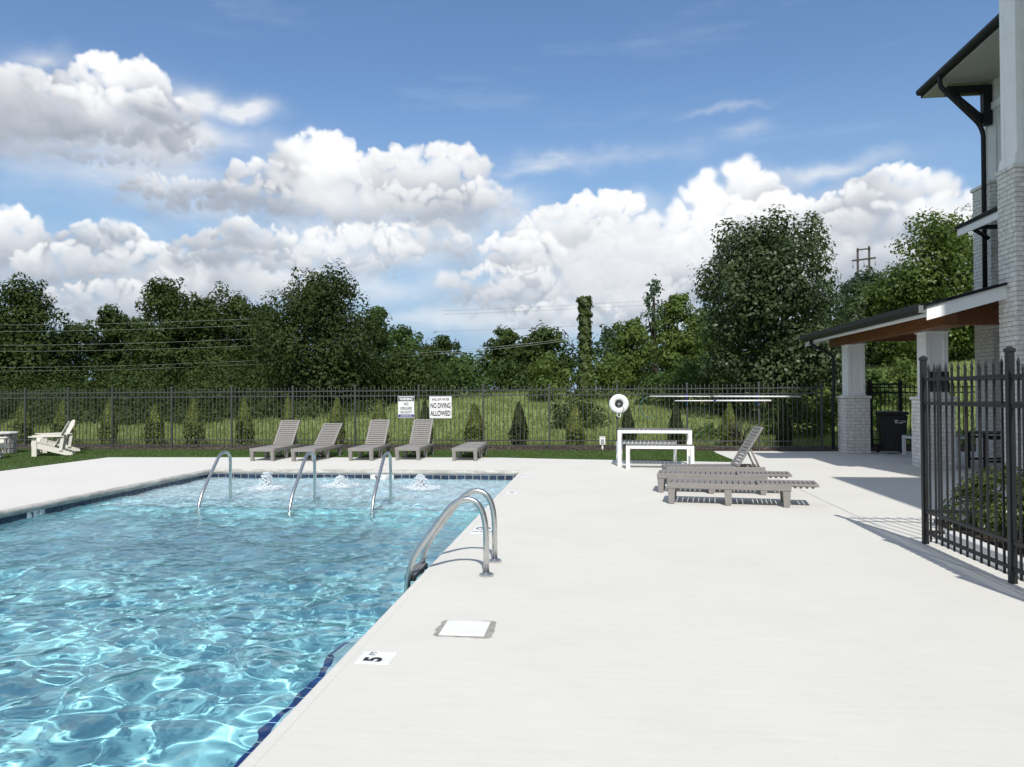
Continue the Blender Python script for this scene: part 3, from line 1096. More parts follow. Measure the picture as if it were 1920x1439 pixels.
# tall black fence at the right edge of the deck
f3 = thing('metal_fence', 'near black picket fence with a corner post at the right edge of the deck', 'fence', (0, 0, 0))
fence_run(f3, [(3.30, 7.98), (3.31, 6.41), (3.32, 4.84)], M['fence'], 1.88, 1.74, (1.66, 1.42, 0.33, 0.12), 12, 0.052, 0.016)
fence_run(f3, [(3.30, 7.98), (4.90, 7.95), (6.5, 7.92)], M['fence'], 1.88, 1.74, (1.66, 1.42, 0.33, 0.12), 11, 0.052, 0.016, skip_first_post=True)


# ------------------------------------------------------------------ signs and rescue gear on the fence
def sign_board(label, px0, py0, px1, py1, x_mid, lines, header=None, footer=False):
    yy = fence_y(x_mid) - 0.035
    a, b_ = at_y(px0, py1, yy), at_y(px1, py0, yy)
    w, h = b_.x - a.x, b_.z - a.z
    c = ((a.x + b_.x) / 2, yy, (a.z + b_.z) / 2)
    t = thing('sign', label, 'sign', c)
    MB().box((0, 0, 0), (w, 0.006, h), bevel=0.002).build('board', M['white_plastic'], t)
    rx = (math.pi / 2, 0, 0)
    fr = MB()
    for s_ in (-1, 1):
        fr.box((s_ * (w / 2 - 0.004), -0.0045, 0), (0.006, 0.003, h - 0.006))
        fr.box((0, -0.0045, s_ * (h / 2 - 0.004)), (w - 0.015, 0.003, 0.006))
    fr.build('border', M['grey_slat'], t)
    if header:
        MB().box((0, -0.0045, h / 2 - 0.085), (w - 0.03, 0.003, 0.115)).build('header_band', M['navy_print'], t)
        place('lettering', text_mesh(header, 0.11, M['white_plastic'], sx=0.70, bold=0.004), t, (0, -0.008, h / 2 - 0.087), rot=rx)
    if footer:
        f_ = MB().box((0, -0.0045, -h / 2 + 0.062), (w - 0.03, 0.003, 0.085)).build('footer_band', M['blue_print'], t)
        ln = MB()
        for k, wd in enumerate((0.80, 0.72, 0.86)):
            ln.box((0, -0.0065, -h / 2 + 0.085 - k * 0.022), (wd * (w - 0.05), 0.001, 0.007))
        ln.build('small_print', M['white_plastic'], f_)
    for txt, z, size, sx, bold in lines:
        place('lettering', text_mesh(txt, size, M['black_print'], sx=sx, bold=bold), t, (0, -0.006, z), rot=rx)
    bolts = MB()
    for s_ in (-1, 1):
        bolts.cyl((0, -0.004, s_ * (h / 2 - 0.02)), (0, -0.008, s_ * (h / 2 - 0.02)), 0.006, 8)
    bolts.build('bolt', M['steel'], t)
    return t


sign_board('white WARNING sign about no lifeguard hung on the fence', 746, 743, 777, 784.5, -5.3,
           [('NO', 0.085, 0.105, 0.8, 0.001), ('LIFEGUARD', -0.035, 0.105, 0.62, 0.001), ('ON DUTY', -0.145, 0.105, 0.70, 0.001)], header='WARNING', footer=True)
sign_board('square white NO DIVING ALLOWED sign hung on the fence', 805, 743, 847, 785, -4.4,
           [('SHALLOW WATER', 0.215, 0.095, 0.62, 0.001), ('NO DIVING', 0.04, 0.20, 0.54, 0.004), ('ALLOWED', -0.175, 0.20, 0.60, 0.004)])

# ring buoy on its post
c = at_y(1160.5, 758, 20.17)
t = thing('ring_buoy', 'white ring buoy with a dark rope coil hung on a fence post', 'life buoy', c)
g = MB()
n, mm = 36, 12
rings = []
for i in range(n):
    a = 2 * math.pi * i / n
    ring = []
    for j in range(mm):
        b_ = 2 * math.pi * j / mm
        rr = 0.182 + 0.082 * math.cos(b_)
        ring.append(g.bm.verts.new((rr * math.cos(a), 0.045 * math.sin(b_), rr * math.sin(a))))
    rings.append(ring)
for i in range(n):
    for j in range(mm):
        f = g.bm.faces.new((rings[i][j], rings[(i + 1) % n][j], rings[(i + 1) % n][(j + 1) % mm], rings[i][(j + 1) % mm]))
        f.smooth = True
g.build('ring', M['white_plastic'], t)
g = MB()
for k in range(3):
    r0 = 0.094 - 0.022 * k
    pts = [(r0 * math.cos(a) + 0.01 * math.sin(3 * a + k), -0.02 - 0.012 * k, r0 * math.sin(a) * 0.95) for a in [2 * math.pi * i / 20 for i in range(21)]]
    g.tube(pts, 0.010, 6)
g.tube([(0.09, -0.03, -0.06), (0.13, -0.045, -0.13), (0.09, -0.05, -0.19)], 0.008, 6)
g.build('rope_coil', M['rope'], t)
g = MB()
g.box((0, 0.035, 0), (0.05, 0.03, 0.30))
g.box((0, 0.0, 0.0), (0.10, 0.02, 0.035))
g.build('bracket', M['white_plastic'], t)
g = MB()
g.tube([(-0.045, -0.01, -0.25), (-0.06, -0.03, -0.30), (-0.02, -0.03, -0.345), (0.03, -0.03, -0.345), (0.05, -0.02, -0.29), (0.035, -0.01, -0.25)], 0.011, 8)
g.build('hand_loop', M['white_plastic'], t)

# two long white poles hooked on the fence
for nm, lab, (xa, ya), (xb, yb), r, crook in (
        ('rescue_pole', 'long white rescue pole with a hook, upper one hung along the fence', (1218, 743.5), (1501, 744), 0.021, True),
        ('net_pole', 'shorter white telescopic pole hung lower on the fence', (1265, 752), (1446, 751.5), 0.023, False)):
    a, b_ = at_y(xa, ya, 20.03), at_y(xb, yb, 19.85)
    t = thing(nm, lab, 'pole', a)
    d = b_ - a
    mid = d * 0.42
    MB().tube([(0, 0, 0), tuple(mid)], r * 0.72, 10).build('inner_tube', M['white_plastic'], t)
    MB().tube([tuple(mid), tuple(d)], r, 10).build('outer_tube', M['white_plastic'], t)
    MB().tube([tuple(mid - d * 0.012), tuple(mid + d * 0.012)], r * 1.3, 10).build('clamp', M['blue_plastic'] if not crook else M['grey_slat'], t)
    if crook:
        pts = [(0.02 + 0.0 * k, 0, 0) for k in range(1)]
        for k in range(15):
            an = math.pi * 0.5 + math.pi * 1.05 * k / 14
            pts.append((-0.02 + 0.26 * math.cos(an) + 0.02, -0.01, -0.29 + 0.27 * math.sin(an)))
        MB().tube(pts, 0.010, 8).build('hook', M['teal_net'], t)
for px in (1288, 1420):
    p = at_y(px, 750, 20.02 if px < 1300 else 19.95)
    t = thing('pole_hook', 'blue plastic pole hook on the fence post %s' % ('right of the table' if px < 1300 else 'above the raised backrest'), 'hook', (p.x, p.y, p.z), group=None)
    g = MB()
    g.box((0, 0.03, 0), (0.05, 0.02, 0.30), bevel=0.004)
    for z in (0.065, -0.06):
        g.tube([(0, 0.02, z), (0, -0.01, z - 0.02), (0, -0.055, z - 0.015), (0, -0.06, z + 0.02)], 0.010, 8)
    g.build('hook_plate', M['blue_plastic'], t)
    MB().box((0, 0.012, -0.115), (0.034, 0.014, 0.07), bevel=0.004).build('tie', M['teal_net'], t)

# small white outlet post in the bed
t = thing('outlet_post', 'small white outlet post standing in the mulch by the fence', 'outlet post', (0.17, 20.2, 0.0))
MB().box((0, 0, 0.14), (0.045, 0.045, 0.30), bevel=0.004).build('stake', M['white_plastic'], t)
g = MB().box((0, 0, 0.245), (0.155, 0.09, 0.20), bevel=0.012, seg=2)
g.box((0, 0, 0.355), (0.175, 0.11, 0.022), bevel=0.006)
g.build('housing', M['white_plastic'], t)
MB().box((0, -0.05, 0.235), (0.085, 0.014, 0.13), bevel=0.005).build('cover', M['grey_tread'], t)


# ------------------------------------------------------------------ chaise loungers
def lounger(back):
    """foot end at x = 0, head towards +x.  back: recline in degrees above the seat"""
    root = thing('chaise_lounger', 'x', 'chaise lounger', group='resin chaise loungers on the deck')
    m = M['lounger']
    W, L, H, T = 0.60, 1.62, 0.295, 0.075
    g = MB()
    for s_ in (-1, 1):
        g.box((L / 2, s_ * (W / 2 - 0.02), H - T / 2), (L, 0.04, T), bevel=0.006)
    g.box((0.02, 0, H - T / 2 - 0.001), (0.04, W - 0.081, T - 0.002), bevel=0.006)
    g.box((L - 0.02, 0, H - T / 2 - 0.012), (0.04, W - 0.081, T - 0.03), bevel=0.004)
    for x in (0.80, 1.16):
        g.box((x, 0, H - T + 0.012), (0.05, W - 0.081, 0.03))
    g.build('frame', m, root)
    lm = MB().box((0, 0, (H - T) / 2), (0.075, 0.07, H - T), taper=(1.35, 1.25), bevel=0.004).mesh('leg', m)
    for x in (0.055, 0.81, L - 0.06):
        for s_ in (-1, 1):
            place('leg', lm, root, (x, s_ * (W / 2 - 0.052), 0.002))
    sm = MB().box((0, 0, 0), (0.062, W - 0.10, 0.022), bevel=0.004).mesh('slat', m)
    nsl = 15
    for k in range(nsl):
        place('slat', sm, root, (0.085 + k * 0.0752, 0, H - 0.012))
    px_ = 1.19
    BLn = 0.78
    bk = bpy.data.objects.new('backrest', None)
    bk.empty_display_size = 0.1
    bk.location = (px_, 0, H - 0.004)
    bk.rotation_euler = (0, -R(back), 0)
    link(bk, root)
    g = MB()
    for s_ in (-1, 1):
        g.box((BLn / 2, s_ * (W / 2 - 0.072), 0.004), (BLn, 0.052, 0.032), bevel=0.006)
    g.box((BLn - 0.024, 0, 0.004), (0.048, W - 0.20, 0.032), bevel=0.006)
    g.box((0.024, 0, 0.004), (0.048, W - 0.20, 0.032), bevel=0.006)
    g.build('back_frame', m, bk)
    bm_ = MB().box((0, 0, 0), (0.046, W - 0.198, 0.018), bevel=0.003).mesh('back_slat', m)
    for k in range(11):
        place('back_slat', bm_, bk, (0.088 + k * 0.0605, 0, 0.006))
    if back > 5:
        g = MB()
        a = Vector((px_ + 0.40 * math.cos(R(back)), 0, H + 0.40 * math.sin(R(back)) - 0.02))
        b_ = Vector((min(a.x + 0.24, L - 0.06), 0, H - 0.03))
        for s_ in (-1, 1):
            g.tube([a + Vector((0, s_ * 0.17, 0)), b_ + Vector((0, s_ * 0.17, 0))], 0.016, 6)
        g.tube([b_ + Vector((0, -0.2, 0)), b_ + Vector((0, 0.2, 0))], 0.014, 6)
        g.build('prop', m, root)
        g = MB()
        for s_ in (-1, 1):
            for k in range(5):
                g.box((px_ + 0.12 + 0.075 * k, s_ * (W / 2 - 0.055), H - 0.045), (0.03, 0.03, 0.035))
            g.box((px_ + 0.27, s_ * (W / 2 - 0.055), H - 0.062), (0.36, 0.024, 0.012))
        g.box((px_ + 0.27, 0, H - 0.066), (0.03, W - 0.12, 0.012))
        g.build('notch_rack', m, root)
    else:
        g = MB()
        for s_ in (-1, 1):
            for k in range(4):
                g.box((L + 0.05 + 0.075 * k, s_ * 0.20, H - 0.03), (0.035, 0.03, 0.03), bevel=0.008)
            g.box((L + 0.16, s_ * 0.20, H - 0.018), (0.32, 0.024, 0.012))
        g.box((L + 0.16, 0, H - 0.020), (0.03, 0.42, 0.010))
        g.build('notch_rack', m, root)
    return root


def put_lounger(o, x, y, rz, label):
    """x, y = middle of the foot end"""
    o.location = (x, y, 0)
    o.rotation_euler = (0, 0, rz)
    o['label'] = label


l_up, l_mid, l_flat, l_high = lounger(50), lounger(41), lounger(0.0), lounger(58)
put_lounger(l_up, -7.75, 16.66, R(90), 'taupe slatted lounger with raised back, leftmost in the row by the fence')
put_lounger(l_mid, -6.73, 16.60, R(87), 'taupe slatted lounger with the lower reclined back, second from the left')
o = copy_tree(l_up)
put_lounger(o, -5.43, 16.82, R(90.5), 'taupe slatted lounger with raised back in the middle of the row')
o = copy_tree(l_up)
put_lounger(o, -4.37, 17.02, R(90), 'taupe slatted lounger with raised back right in front of the signs')
put_lounger(l_flat, -3.00, 16.90, R(90), 'taupe slatted lounger lying flat, last of the row by the fence')
ax = R(-14.9)
o = copy_tree(l_flat)
put_lounger(o, 1.02, 10.82, R(-9), 'flat taupe lounger nearest the camera on the open deck')
o = copy_tree(l_flat)
put_lounger(o, 0.97, 12.0, R(-8), 'flat taupe lounger in the middle of the three on the deck')
put_lounger(l_high, 1.15, 12.98, R(3), 'taupe lounger with its back raised high, behind the two flat ones')


# ------------------------------------------------------------------ white table and benches
def slatted_table(name, label, cat, x, y, rz, L, W, H, leg, slat_w, group=None):
    t = thing(name, label, cat, (x, y, 0), rz, group)
    fr = MB()
    for s_ in (-1, 1):
        fr.box((0, s_ * (W / 2 - leg / 2), H - leg * 0.42), (L - 2 * leg, leg * 0.55, leg * 0.84), bevel=0.003)
        fr.box((s_ * (L / 2 - leg / 2), 0, H - leg * 0.42), (leg * 0.55, W - 2 * leg, leg * 0.84), bevel=0.003)
    fr.build('apron', M['white_frame'], t)
    lm = MB().box((0, 0, H / 2), (leg, leg, H), bevel=0.003).mesh('leg', M['white_frame'])
    for a in (-1, 1):
        for b_ in (-1, 1):
            place('leg', lm, t, (a * (L / 2 - leg / 2), b_ * (W / 2 - leg / 2), 0))
    n = int((L - 0.02) / (slat_w + 0.012))
    sm = MB().box((0, 0, 0), (slat_w, W - 0.05, 0.018), bevel=0.003).mesh('slat', M['grey_slat'])
    for k in range(n):
        place('slat', sm, t, (-L / 2 + 0.01 + (k + 0.5) * (L - 0.02) / n, 0, H + 0.007))
    return t


slatted_table('table', 'white metal table with a grey slatted top on the deck', 'table', 1.23, 16.10, R(-4), 1.52, 0.70, 0.755, 0.075, 0.075)
slatted_table('bench', 'white metal bench with grey slats on the near side of the table', 'bench', 1.28, 15.36, R(-5), 1.34, 0.36, 0.47, 0.07, 0.070, 'benches at the white table')
slatted_table('bench', 'white metal bench with grey slats on the fence side of the table', 'bench', 1.10, 16.68, R(-5), 1.30, 0.36, 0.47, 0.07, 0.070, 'benches at the white table')
slatted_table('bench', 'pale grey bench in the shade between the bin and the pavilion column', 'bench', 7.97, 18.69, R(0), 1.25, 0.62, 0.47, 0.07, 0.070)


# ------------------------------------------------------------------ garden chairs and fire pit on the turf
def adirondack():
    """seat front towards +x, width along y, front legs at x = 0"""
    t = thing('adirondack_chair', 'x', 'garden chair', group='cream Adirondack chairs round the fire pit')
    m = M['adirondack']
    W = 0.56
    lm = MB().box((0, 0, 0.26), (0.115, 0.028, 0.52), bevel=0.004).mesh('front_leg', m)
    sl = R(16)
    Ms = Matrix.Rotation(sl, 4, 'Y')
    for s_ in (-1, 1):
        place('front_leg', lm, t, (-0.06, s_ * (W / 2 + 0.016), 0))
        g = MB()
        a = [(-0.02, 0.385), (-0.02, 0.245), (-0.78, 0.012), (-0.96, 0.012), (-0.955, 0.075), (-0.55, 0.235)]
        lo = [g.bm.verts.new((x, s_ * (W / 2 - 0.013) - 0.013, z)) for x, z in a]
        hi = [g.bm.verts.new((x, s_ * (W / 2 - 0.013) + 0.013, z)) for x, z in a]
        n_ = len(a)
        g.bm.faces.new(lo)
        g.bm.faces.new(hi[::-1])
        for i in range(n_):
            g.bm.faces.new((lo[i], lo[(i + 1) % n_], hi[(i + 1) % n_], hi[i]))
        g.build('runner', m, t)
        g = MB()
        out = [(0.06, -0.05), (0.085, 0.0), (0.06, 0.085), (-0.30, 0.085), (-0.74, 0.045), (-0.74, -0.03), (-0.3, -0.05)]
        pl = [(x, s_ * (W / 2 + 0.02 + yv)) for x, yv in out]
        if s_ < 0:
            pl = pl[::-1]
        g.prism(pl, 0.522, 0.548)
        g.build('arm', m, t)
        MB().box((-0.70, s_ * (W / 2 + 0.016), 0.33), (0.075, 0.026, 0.385), bevel=0.003, rot=(R(-8), 'Y')).build('back_post', m, t)
    MB().box((0.0, 0, 0.33), (0.026, W - 0.01, 0.115), bevel=0.004).build('front_apron', m, t)
    MB().box((-0.06, 0, 0.13), (0.09, W - 0.01, 0.03), bevel=0.004).build('stretcher', m, t)
    sm = MB().box((0, 0, 0), (0.075, W + 0.02, 0.022), bevel=0.004).mesh('seat_slat', m)
    for k in range(6):
        x = -0.03 - 0.086 * k
        place('seat_slat', sm, t, (x, 0, 0.398 + 0.28 * x * 1.0), rot=(0, R(-15.5), 0))
    bk = bpy.data.objects.new('backrest', None)
    bk.location = (-0.50, 0, 0.24)
    bk.rotation_euler = (0, R(-27), 0)
    link(bk, t)
    hs = [0.66, 0.735, 0.77, 0.775, 0.77, 0.735, 0.66]
    for k, h in enumerate(hs):
        g = MB().box((0, 0, h / 2), (0.02, 0.075, h), bevel=0.006, taper=(1, 1.02))
        place('back_slat', g.mesh('back_slat', m), bk, (-0.012 * abs(k - 3) * 0.3, (k - 3) * 0.083, 0), rot=(R((k - 3) * -1.4), 0, 0))
    g = MB()
    g.box((-0.025, 0, 0.12), (0.024, W - 0.01, 0.07))
    g.box((-0.025, 0, 0.46), (0.024, W - 0.02, 0.06))
    g.build('back_rail', m, bk)
    return t


ch = adirondack()
ch.location = (-14.36, 17.70, 0.014)
ch.scale = (0.94, 0.94, 0.94)
ch.rotation_euler = (0, 0, R(211))
ch['label'] = 'cream Adirondack chair seen side on, nearest the deck edge'
c2 = copy_tree(ch)
c2.location = (-14.98, 18.72, 0.014)
c2.rotation_euler = (0, 0, R(228))
c2['label'] = 'cream Adirondack chair turned to show its fanned back, behind the side-on one'
c3 = copy_tree(ch)
c3.location = (-14.66, 16.98, 0.014)
c3.rotation_euler = (0, 0, R(24))
c3['label'] = 'cream Adirondack chair cut off by the left edge of the picture'

t = thing('fire_pit', 'round stone block fire pit with a pale cap behind the cut-off chair', 'fire pit', (-16.15, 18.45, 0.012))
blk = MB().box((0, 0, 0), (0.20, 0.12, 0.125), bevel=0.012).mesh('stone_block', M['stone'])
for r_ in range(4):
    for k in range(14):
        a = 2 * math.pi * (k + 0.5 * (r_ % 2)) / 14
        place('stone_block', blk, t, (0.48 * math.cos(a), 0.48 * math.sin(a), 0.066 + 0.13 * r_), rz=a + math.pi / 2)
cap = MB().box((0, 0, 0), (0.245, 0.2, 0.045), bevel=0.01).mesh('cap_stone', M['stone_cap'])
for k in range(14):
    a = 2 * math.pi * k / 14
    place('cap_stone', cap, t, (0.47 * math.cos(a), 0.47 * math.sin(a), 0.545), rz=a + math.pi / 2)
MB().cyl((0, 0, 0.02), (0, 0, 0.36), 0.40, 24).build('core', M['stone'], t)


# ------------------------------------------------------------------ steel rails and ladder
def arc_pts(c, r, a0, a1, n, plane_u, plane_v):
    return [Vector(c) + r * (math.cos(a0 + (a1 - a0) * i / n) * Vector(plane_u) + math.sin(a0 + (a1 - a0) * i / n) * Vector(plane_v)) for i in range(n + 1)]


def smooth_path(pts, rad, seg=7):
    """polyline with rounded corners"""
    pts = [Vector(p) for p in pts]
    out = [pts[0]]
    for i in range(1, len(pts) - 1):
        a, b_, c_ = pts[i - 1], pts[i], pts[i + 1]
        r = rad[i - 1] if isinstance(rad, (list, tuple)) else rad
        d1, d2 = (a - b_), (c_ - b_)
        r1 = min(r, d1.length * 0.49)
        r2 = min(r, d2.length * 0.49)
        p1, p2 = b_ + d1.normalized() * r1, b_ + d2.normalized() * r2
        for k in range(seg + 1):
            s_ = k / seg
            out.append((1 - s_) ** 2 * p1 + 2 * s_ * (1 - s_) * b_ + s_ ** 2 * p2)
    out.append(pts[-1])
    return out


rail_path = smooth_path([(0, 1.02, -0.28), (0, 1.02, 0.60), (0, 0.70, 0.62), (0, 0.10, 0.02), (0, 0.0, -0.20), (0, 0.0, -0.85)], [0.17, 0.14, 0.16, 0.1])
rail_me = MB().tube(rail_path, 0.0245, 12).mesh('tube', M['steel'])
fl_me = MB().cyl((0, 0, 0), (0, 0, 0.02), 0.055, 20).mesh('flange', M['steel'])
for x, y, nm in ((-6.04, 10.80, 'leftmost of the three in the water'), (-4.55, 10.70, 'middle of the three in the water'), (-3.285, 10.70, 'rightmost of the three in the water')):
    t = thing('hand_rail', 'bent steel hand rail over the pool steps, ' + nm, 'hand rail', (x, y, 0), group='steel hand rails over the pool steps')
    place('tube', rail_me, t)
    place('flange', fl_me, t, (0, 1.02, -0.452))
    place('flange', fl_me, t, (0, 0.0, -1.035 if True else 0))

t = thing('pool_ladder', 'polished steel pool ladder with two arched rails on the right edge', 'ladder', (0, 0, 0))
for y in (6.30, 6.83):
    x0 = -0.935
    pth = smooth_path([(x0, y, 0.0), (x0, y, 0.60), (x0 - 0.24, y, 0.68), (x0 - 0.66, y, 0.12), (x0 - 0.70, y, -0.20), (x0 - 0.70, y, -0.95)], [0.30, 0.22, 0.14, 0.12], 9)
    MB().tube(pth, 0.0255, 16).build('rail', M['steel'], t)
    g = MB()
    g.cyl((x0, y, 0.001), (x0, y, 0.016), 0.062, 24)
    g.cyl((x0, y, 0.016), (x0, y, 0.030), 0.050, 24, r2=0.034)
    g.build('flange', M['steel'], t)
for k, z in enumerate((-0.035, -0.33, -0.62)):
    g = MB().box((-1.605, 6.565, z), (0.10, 0.44, 0.03), bevel=0.006)
    g.box((-1.605, 6.345, z - 0.008), (0.10, 0.04, 0.055), bevel=0.01)
    g.box((-1.605, 6.785, z - 0.008), (0.10, 0.04, 0.055), bevel=0.01)
    tr = g.build('tread', M['black_plastic'], t)
    g = MB()
    for j in range(4):
        g.box((-1.615 + 0.026 * (j - 1.5), 6.565, z + 0.0165), (0.013, 0.40, 0.005))
    g.build('tread_grip', M['grey_tread'], tr)

# bubbling jets of white water
M['bubble'] = material('white_water', (0.88, 0.91, 0.93), 0.35, var=0.03, spec=0.5)
bn = M['bubble'].node_tree
bb = NB(bn)
trn = bb.n('ShaderNodeBsdfTranslucent', ins={0: (0.85, 0.92, 0.95, 1)})
mx = bb.n('ShaderNodeMixShader')
mx.inputs[0].default_value = 0.45
bn.links.new(bn.nodes['Principled BSDF'].outputs[0], mx.inputs[1])
bn.links.new(trn.outputs[0], mx.inputs[2])
bn.links.new(mx.outputs[0], bn.nodes['Material Output'].inputs[0])
drop = bmesh.new()
bmesh.ops.create_icosphere(drop, subdivisions=1, radius=1.0)
dv = np.array([v.co[:] for v in drop.verts])
df = np.array([[v.index for v in f.verts] for f in drop.faces])
drop.free()
for (jx, jy, js), lab in zip(JETS, ('tall white water jet, leftmost on the shallow shelf', 'low white water jet behind the middle hand rail', 'white water jet right of the rightmost hand rail')):
    rg = np.random.default_rng(int(-jx * 10))
    t = thing('water_jet', lab, 'water jet', (jx, jy, WATER_Z), group='bubbling jets on the shallow shelf')
    n = 1500
    hh = rg.random(n) ** 1.35
    r_ = (0.042 + 0.062 * (1 - hh)) * np.abs(rg.normal(0, 0.75, n))
    a = rg.uniform(0, 6.28, n)
    C = np.stack([r_ * np.cos(a), r_ * np.sin(a), hh * js - 0.02], -1)
    S = rg.uniform(0.006, 0.019, n) * (1.1 - 0.4 * hh)
    n2 = 420
    r2 = np.abs(rg.normal(0, 0.20, n2))
    a2 = rg.uniform(0, 6.28, n2)
    C2 = np.stack([r2 * np.cos(a2), r2 * np.sin(a2), rg.uniform(-0.005, 0.05, n2) * np.exp(-r2 / 0.2)], -1)
    C, S = np.concatenate([C, C2]), np.concatenate([S, rg.uniform(0.004, 0.014, n2)])
    V = (C[:, None, :] + dv[None] * S[:, None, None] * np.array([1, 1, 1.3])).reshape(-1, 3)
    F = (np.arange(len(C))[:, None, None] * len(dv) + df[None]).reshape(-1, 3)
    o = place('spray', np_mesh('spray', V, F, M['bubble'], True), t)
    o['kind'] = 'stuff'

# ------------------------------------------------------------------ fittings set into the deck
t = thing('skimmer_lid', 'square white skimmer lid in a ragged grey grout patch', 'skimmer lid', (-0.865, 4.868, 0))
MB().box((0, 0, 0.0045), (0.296, 0.296, 0.007), bevel=0.002).build('lid', M['white_plastic'], t)
rg = random.Random(4)
out = []
for k in range(44):
    a = 2 * math.pi * k / 44
    c_, s_ = math.cos(a), math.sin(a)
    q = 0.158 / max(abs(c_), abs(s_))
    w = 0.004 + 0.024 * rg.random() + (0.026 if c_ > 0.35 else 0.0) + (0.012 if c_ < -0.6 else 0)
    out.append((c_ * (q + w), s_ * (q + w * 0.55)))
g = MB()
g.bm.faces.new([g.bm.verts.new((x, y, 0.0018)) for x, y in out])
g.build('grout_patch', M['grout_patch'], t)


def deck_tile(label, x, y, w, h):
    t = thing('depth_marker', label, 'marker tile', (x, y, 0))
    MB().box((0, 0, 0.0022), (w, h, 0.003)).build('tile', M['white_tile'], t)
    return t


t = deck_tile('white tile with a black 5 FT depth mark near the camera', -1.29, 4.285, 0.205, 0.20)
place('lettering', text_mesh('5', 0.142, M['black_print'], depth=0.0006, bold=0.006), t, (-0.006, -0.032, 0.0046), rz=math.pi / 2)
place('lettering', text_mesh('FT', 0.055, M['black_print'], depth=0.0006), t, (-0.035, 0.062, 0.0046), rz=math.pi / 2)
t = deck_tile('white no diving tile on the deck beside the ladder', -1.29, 8.38, 0.21, 0.42)
place('pictogram', no_diving_ring(0.085), t, (0.0, 0.10, 0.0046), rz=math.pi / 2)
place('lettering', text_mesh('NO DIVING', 0.045, M['black_print'], depth=0.0006, bold=0.001), t, (0.02, -0.10, 0.0046))
t = deck_tile('small white depth tile on the far right deck edge', -1.30, 14.0, 0.20, 0.36)
place('lettering', text_mesh('NO DIVING', 0.04, M['black_print'], depth=0.0006), t, (0.0, -0.08, 0.0046))
t = deck_tile('small white depth tile beside the shallow shelf', -1.30, 11.55, 0.20, 0.20)
place('lettering', text_mesh('3 FT', 0.07, M['black_print'], depth=0.0006), t, (0, 0, 0.0046), rz=math.pi / 2)


# ------------------------------------------------------------------ pavilion and apartment building on the right
BRK_L, BRK_H, BRK_G = 0.225, 0.070, 0.011
brick_me = MB().box((0, 0, 0), (BRK_L, 0.05, BRK_H), bevel=0.004).mesh('brick', M['brick'])
half_me = MB().box((0, 0, 0), (0.092, 0.05, BRK_H), bevel=0.004).mesh('brick', M['brick'])


def brick_shaft(parent, x0, x1, y0, y1, z0, z1, budget=10 ** 6, faces=('W', 'S'), first_z=0.0):
    """brick skin on the sides that face the deck; bricks below first_z or past the budget are joined"""
    MB().box(((x0 + x1) / 2, (y0 + y1) / 2, (z0 + z1) / 2), (x1 - x0 - 0.012, y1 - y0 - 0.012, z1 - z0 - 0.002)).build('core', M['mortar'], parent)
    loose = MB()
    used = 0
    nz = int(round((z1 - z0) / (BRK_H + BRK_G)))
    hz_ = (z1 - z0) / nz
    for r_ in range(nz):
        z = z0 + (r_ + 0.5) * hz_
        for f in faces:
            a, b_ = (y0, y1) if f in 'WE' else (x0, x1)
            Lf = b_ - a
            cells = []
            p = 0.0
            first = 0.5 * BRK_L if (r_ % 2) == (0 if f in 'WE' else 1) else BRK_L
            w = first
            while p < Lf - 0.02:
                w_ = min(w, Lf - p)
                cells.append((p, w_))
                p += w_ + BRK_G
                w = BRK_L
            for p, w_ in cells:
                mid = a + p + w_ / 2
                jit = rnd.uniform(-0.003, 0.003)
                if f == 'W':
                    loc, rz = (x0 + 0.018 + jit, mid, z), math.pi / 2
                elif f == 'E':
                    loc, rz = (x1 - 0.018 + jit, mid, z), math.pi / 2
                elif f == 'S':
                    loc, rz = (mid, y0 + 0.018 + jit, z), 0
                else:
                    loc, rz = (mid, y1 - 0.018 + jit, z), 0
                if z >= first_z and used < budget:
                    place('brick', brick_me, parent, loc, rz=rz, scale=(w_ / BRK_L, 1, 1))
                    used += 1
                else:
                    loose.box(loc, (w_, 0.05, BRK_H), rot=(rz, 'Z'))
    if len(loose.bm.verts):
        o = loose.build('brickwork', M['brick'], parent)
        o['kind'] = 'stuff'
    else:
        loose.bm.free()


def panel_post(parent, name, cx, cy, w, z0, z1):
    """white post with recessed panels"""
    g = MB().box((cx, cy, (z0 + z1) / 2), (w - 0.03, w - 0.03, z1 - z0))
    for sx in (-1, 1):
        for sy in (-1, 1):
            g.box((cx + sx * (w / 2 - 0.045), cy + sy * (w / 2 - 0.045), (z0 + z1) / 2), (0.09, 0.09, z1 - z0 - 0.004), bevel=0.003)
    for z in (z0 + 0.06, z1 - 0.06):
        g.box((cx, cy, z), (w - 0.006, w - 0.006, 0.115), bevel=0.003)
    g.box((cx, cy, z1 + 0.012), (w + 0.07, w + 0.07, 0.03), bevel=0.004)
    g.box((cx, cy, z0 + 0.005), (w + 0.04, w + 0.04, 0.03), bevel=0.004)
    return g.build(name, M['white_paint'], parent)


pav = thing('pavilion', 'open pavilion with cedar beams on brick and white columns, right of the deck', 'pavilion', (0, 0, 0))
for cx, cy in ((6.44, 19.60), (6.72, 15.82)):
    col = bpy.data.objects.new('brick_pier', None)
    link(col, pav)
    brick_shaft(col, cx - 0.29, cx + 0.29, cy - 0.29, cy + 0.29, 0.0, 1.36)
    g = MB().box((cx, cy, 1.395), (0.65, 0.65, 0.06), bevel=0.008)
    g.build('cap', M['brick'], col)
    panel_post(pav, 'post', cx, cy, 0.42, 1.43, 2.70)
# roof: shed slope falling to the deck, gutter along the eave, cedar beams below
EX, EZ, SL_ = 5.62, 2.92, 0.27      # eave line, height, slope
RY0, RY1 = 13.42, 20.85
XR = 8.35


def roof_z(x, lift=0.0):
    return EZ + (x - EX) * SL_ + lift


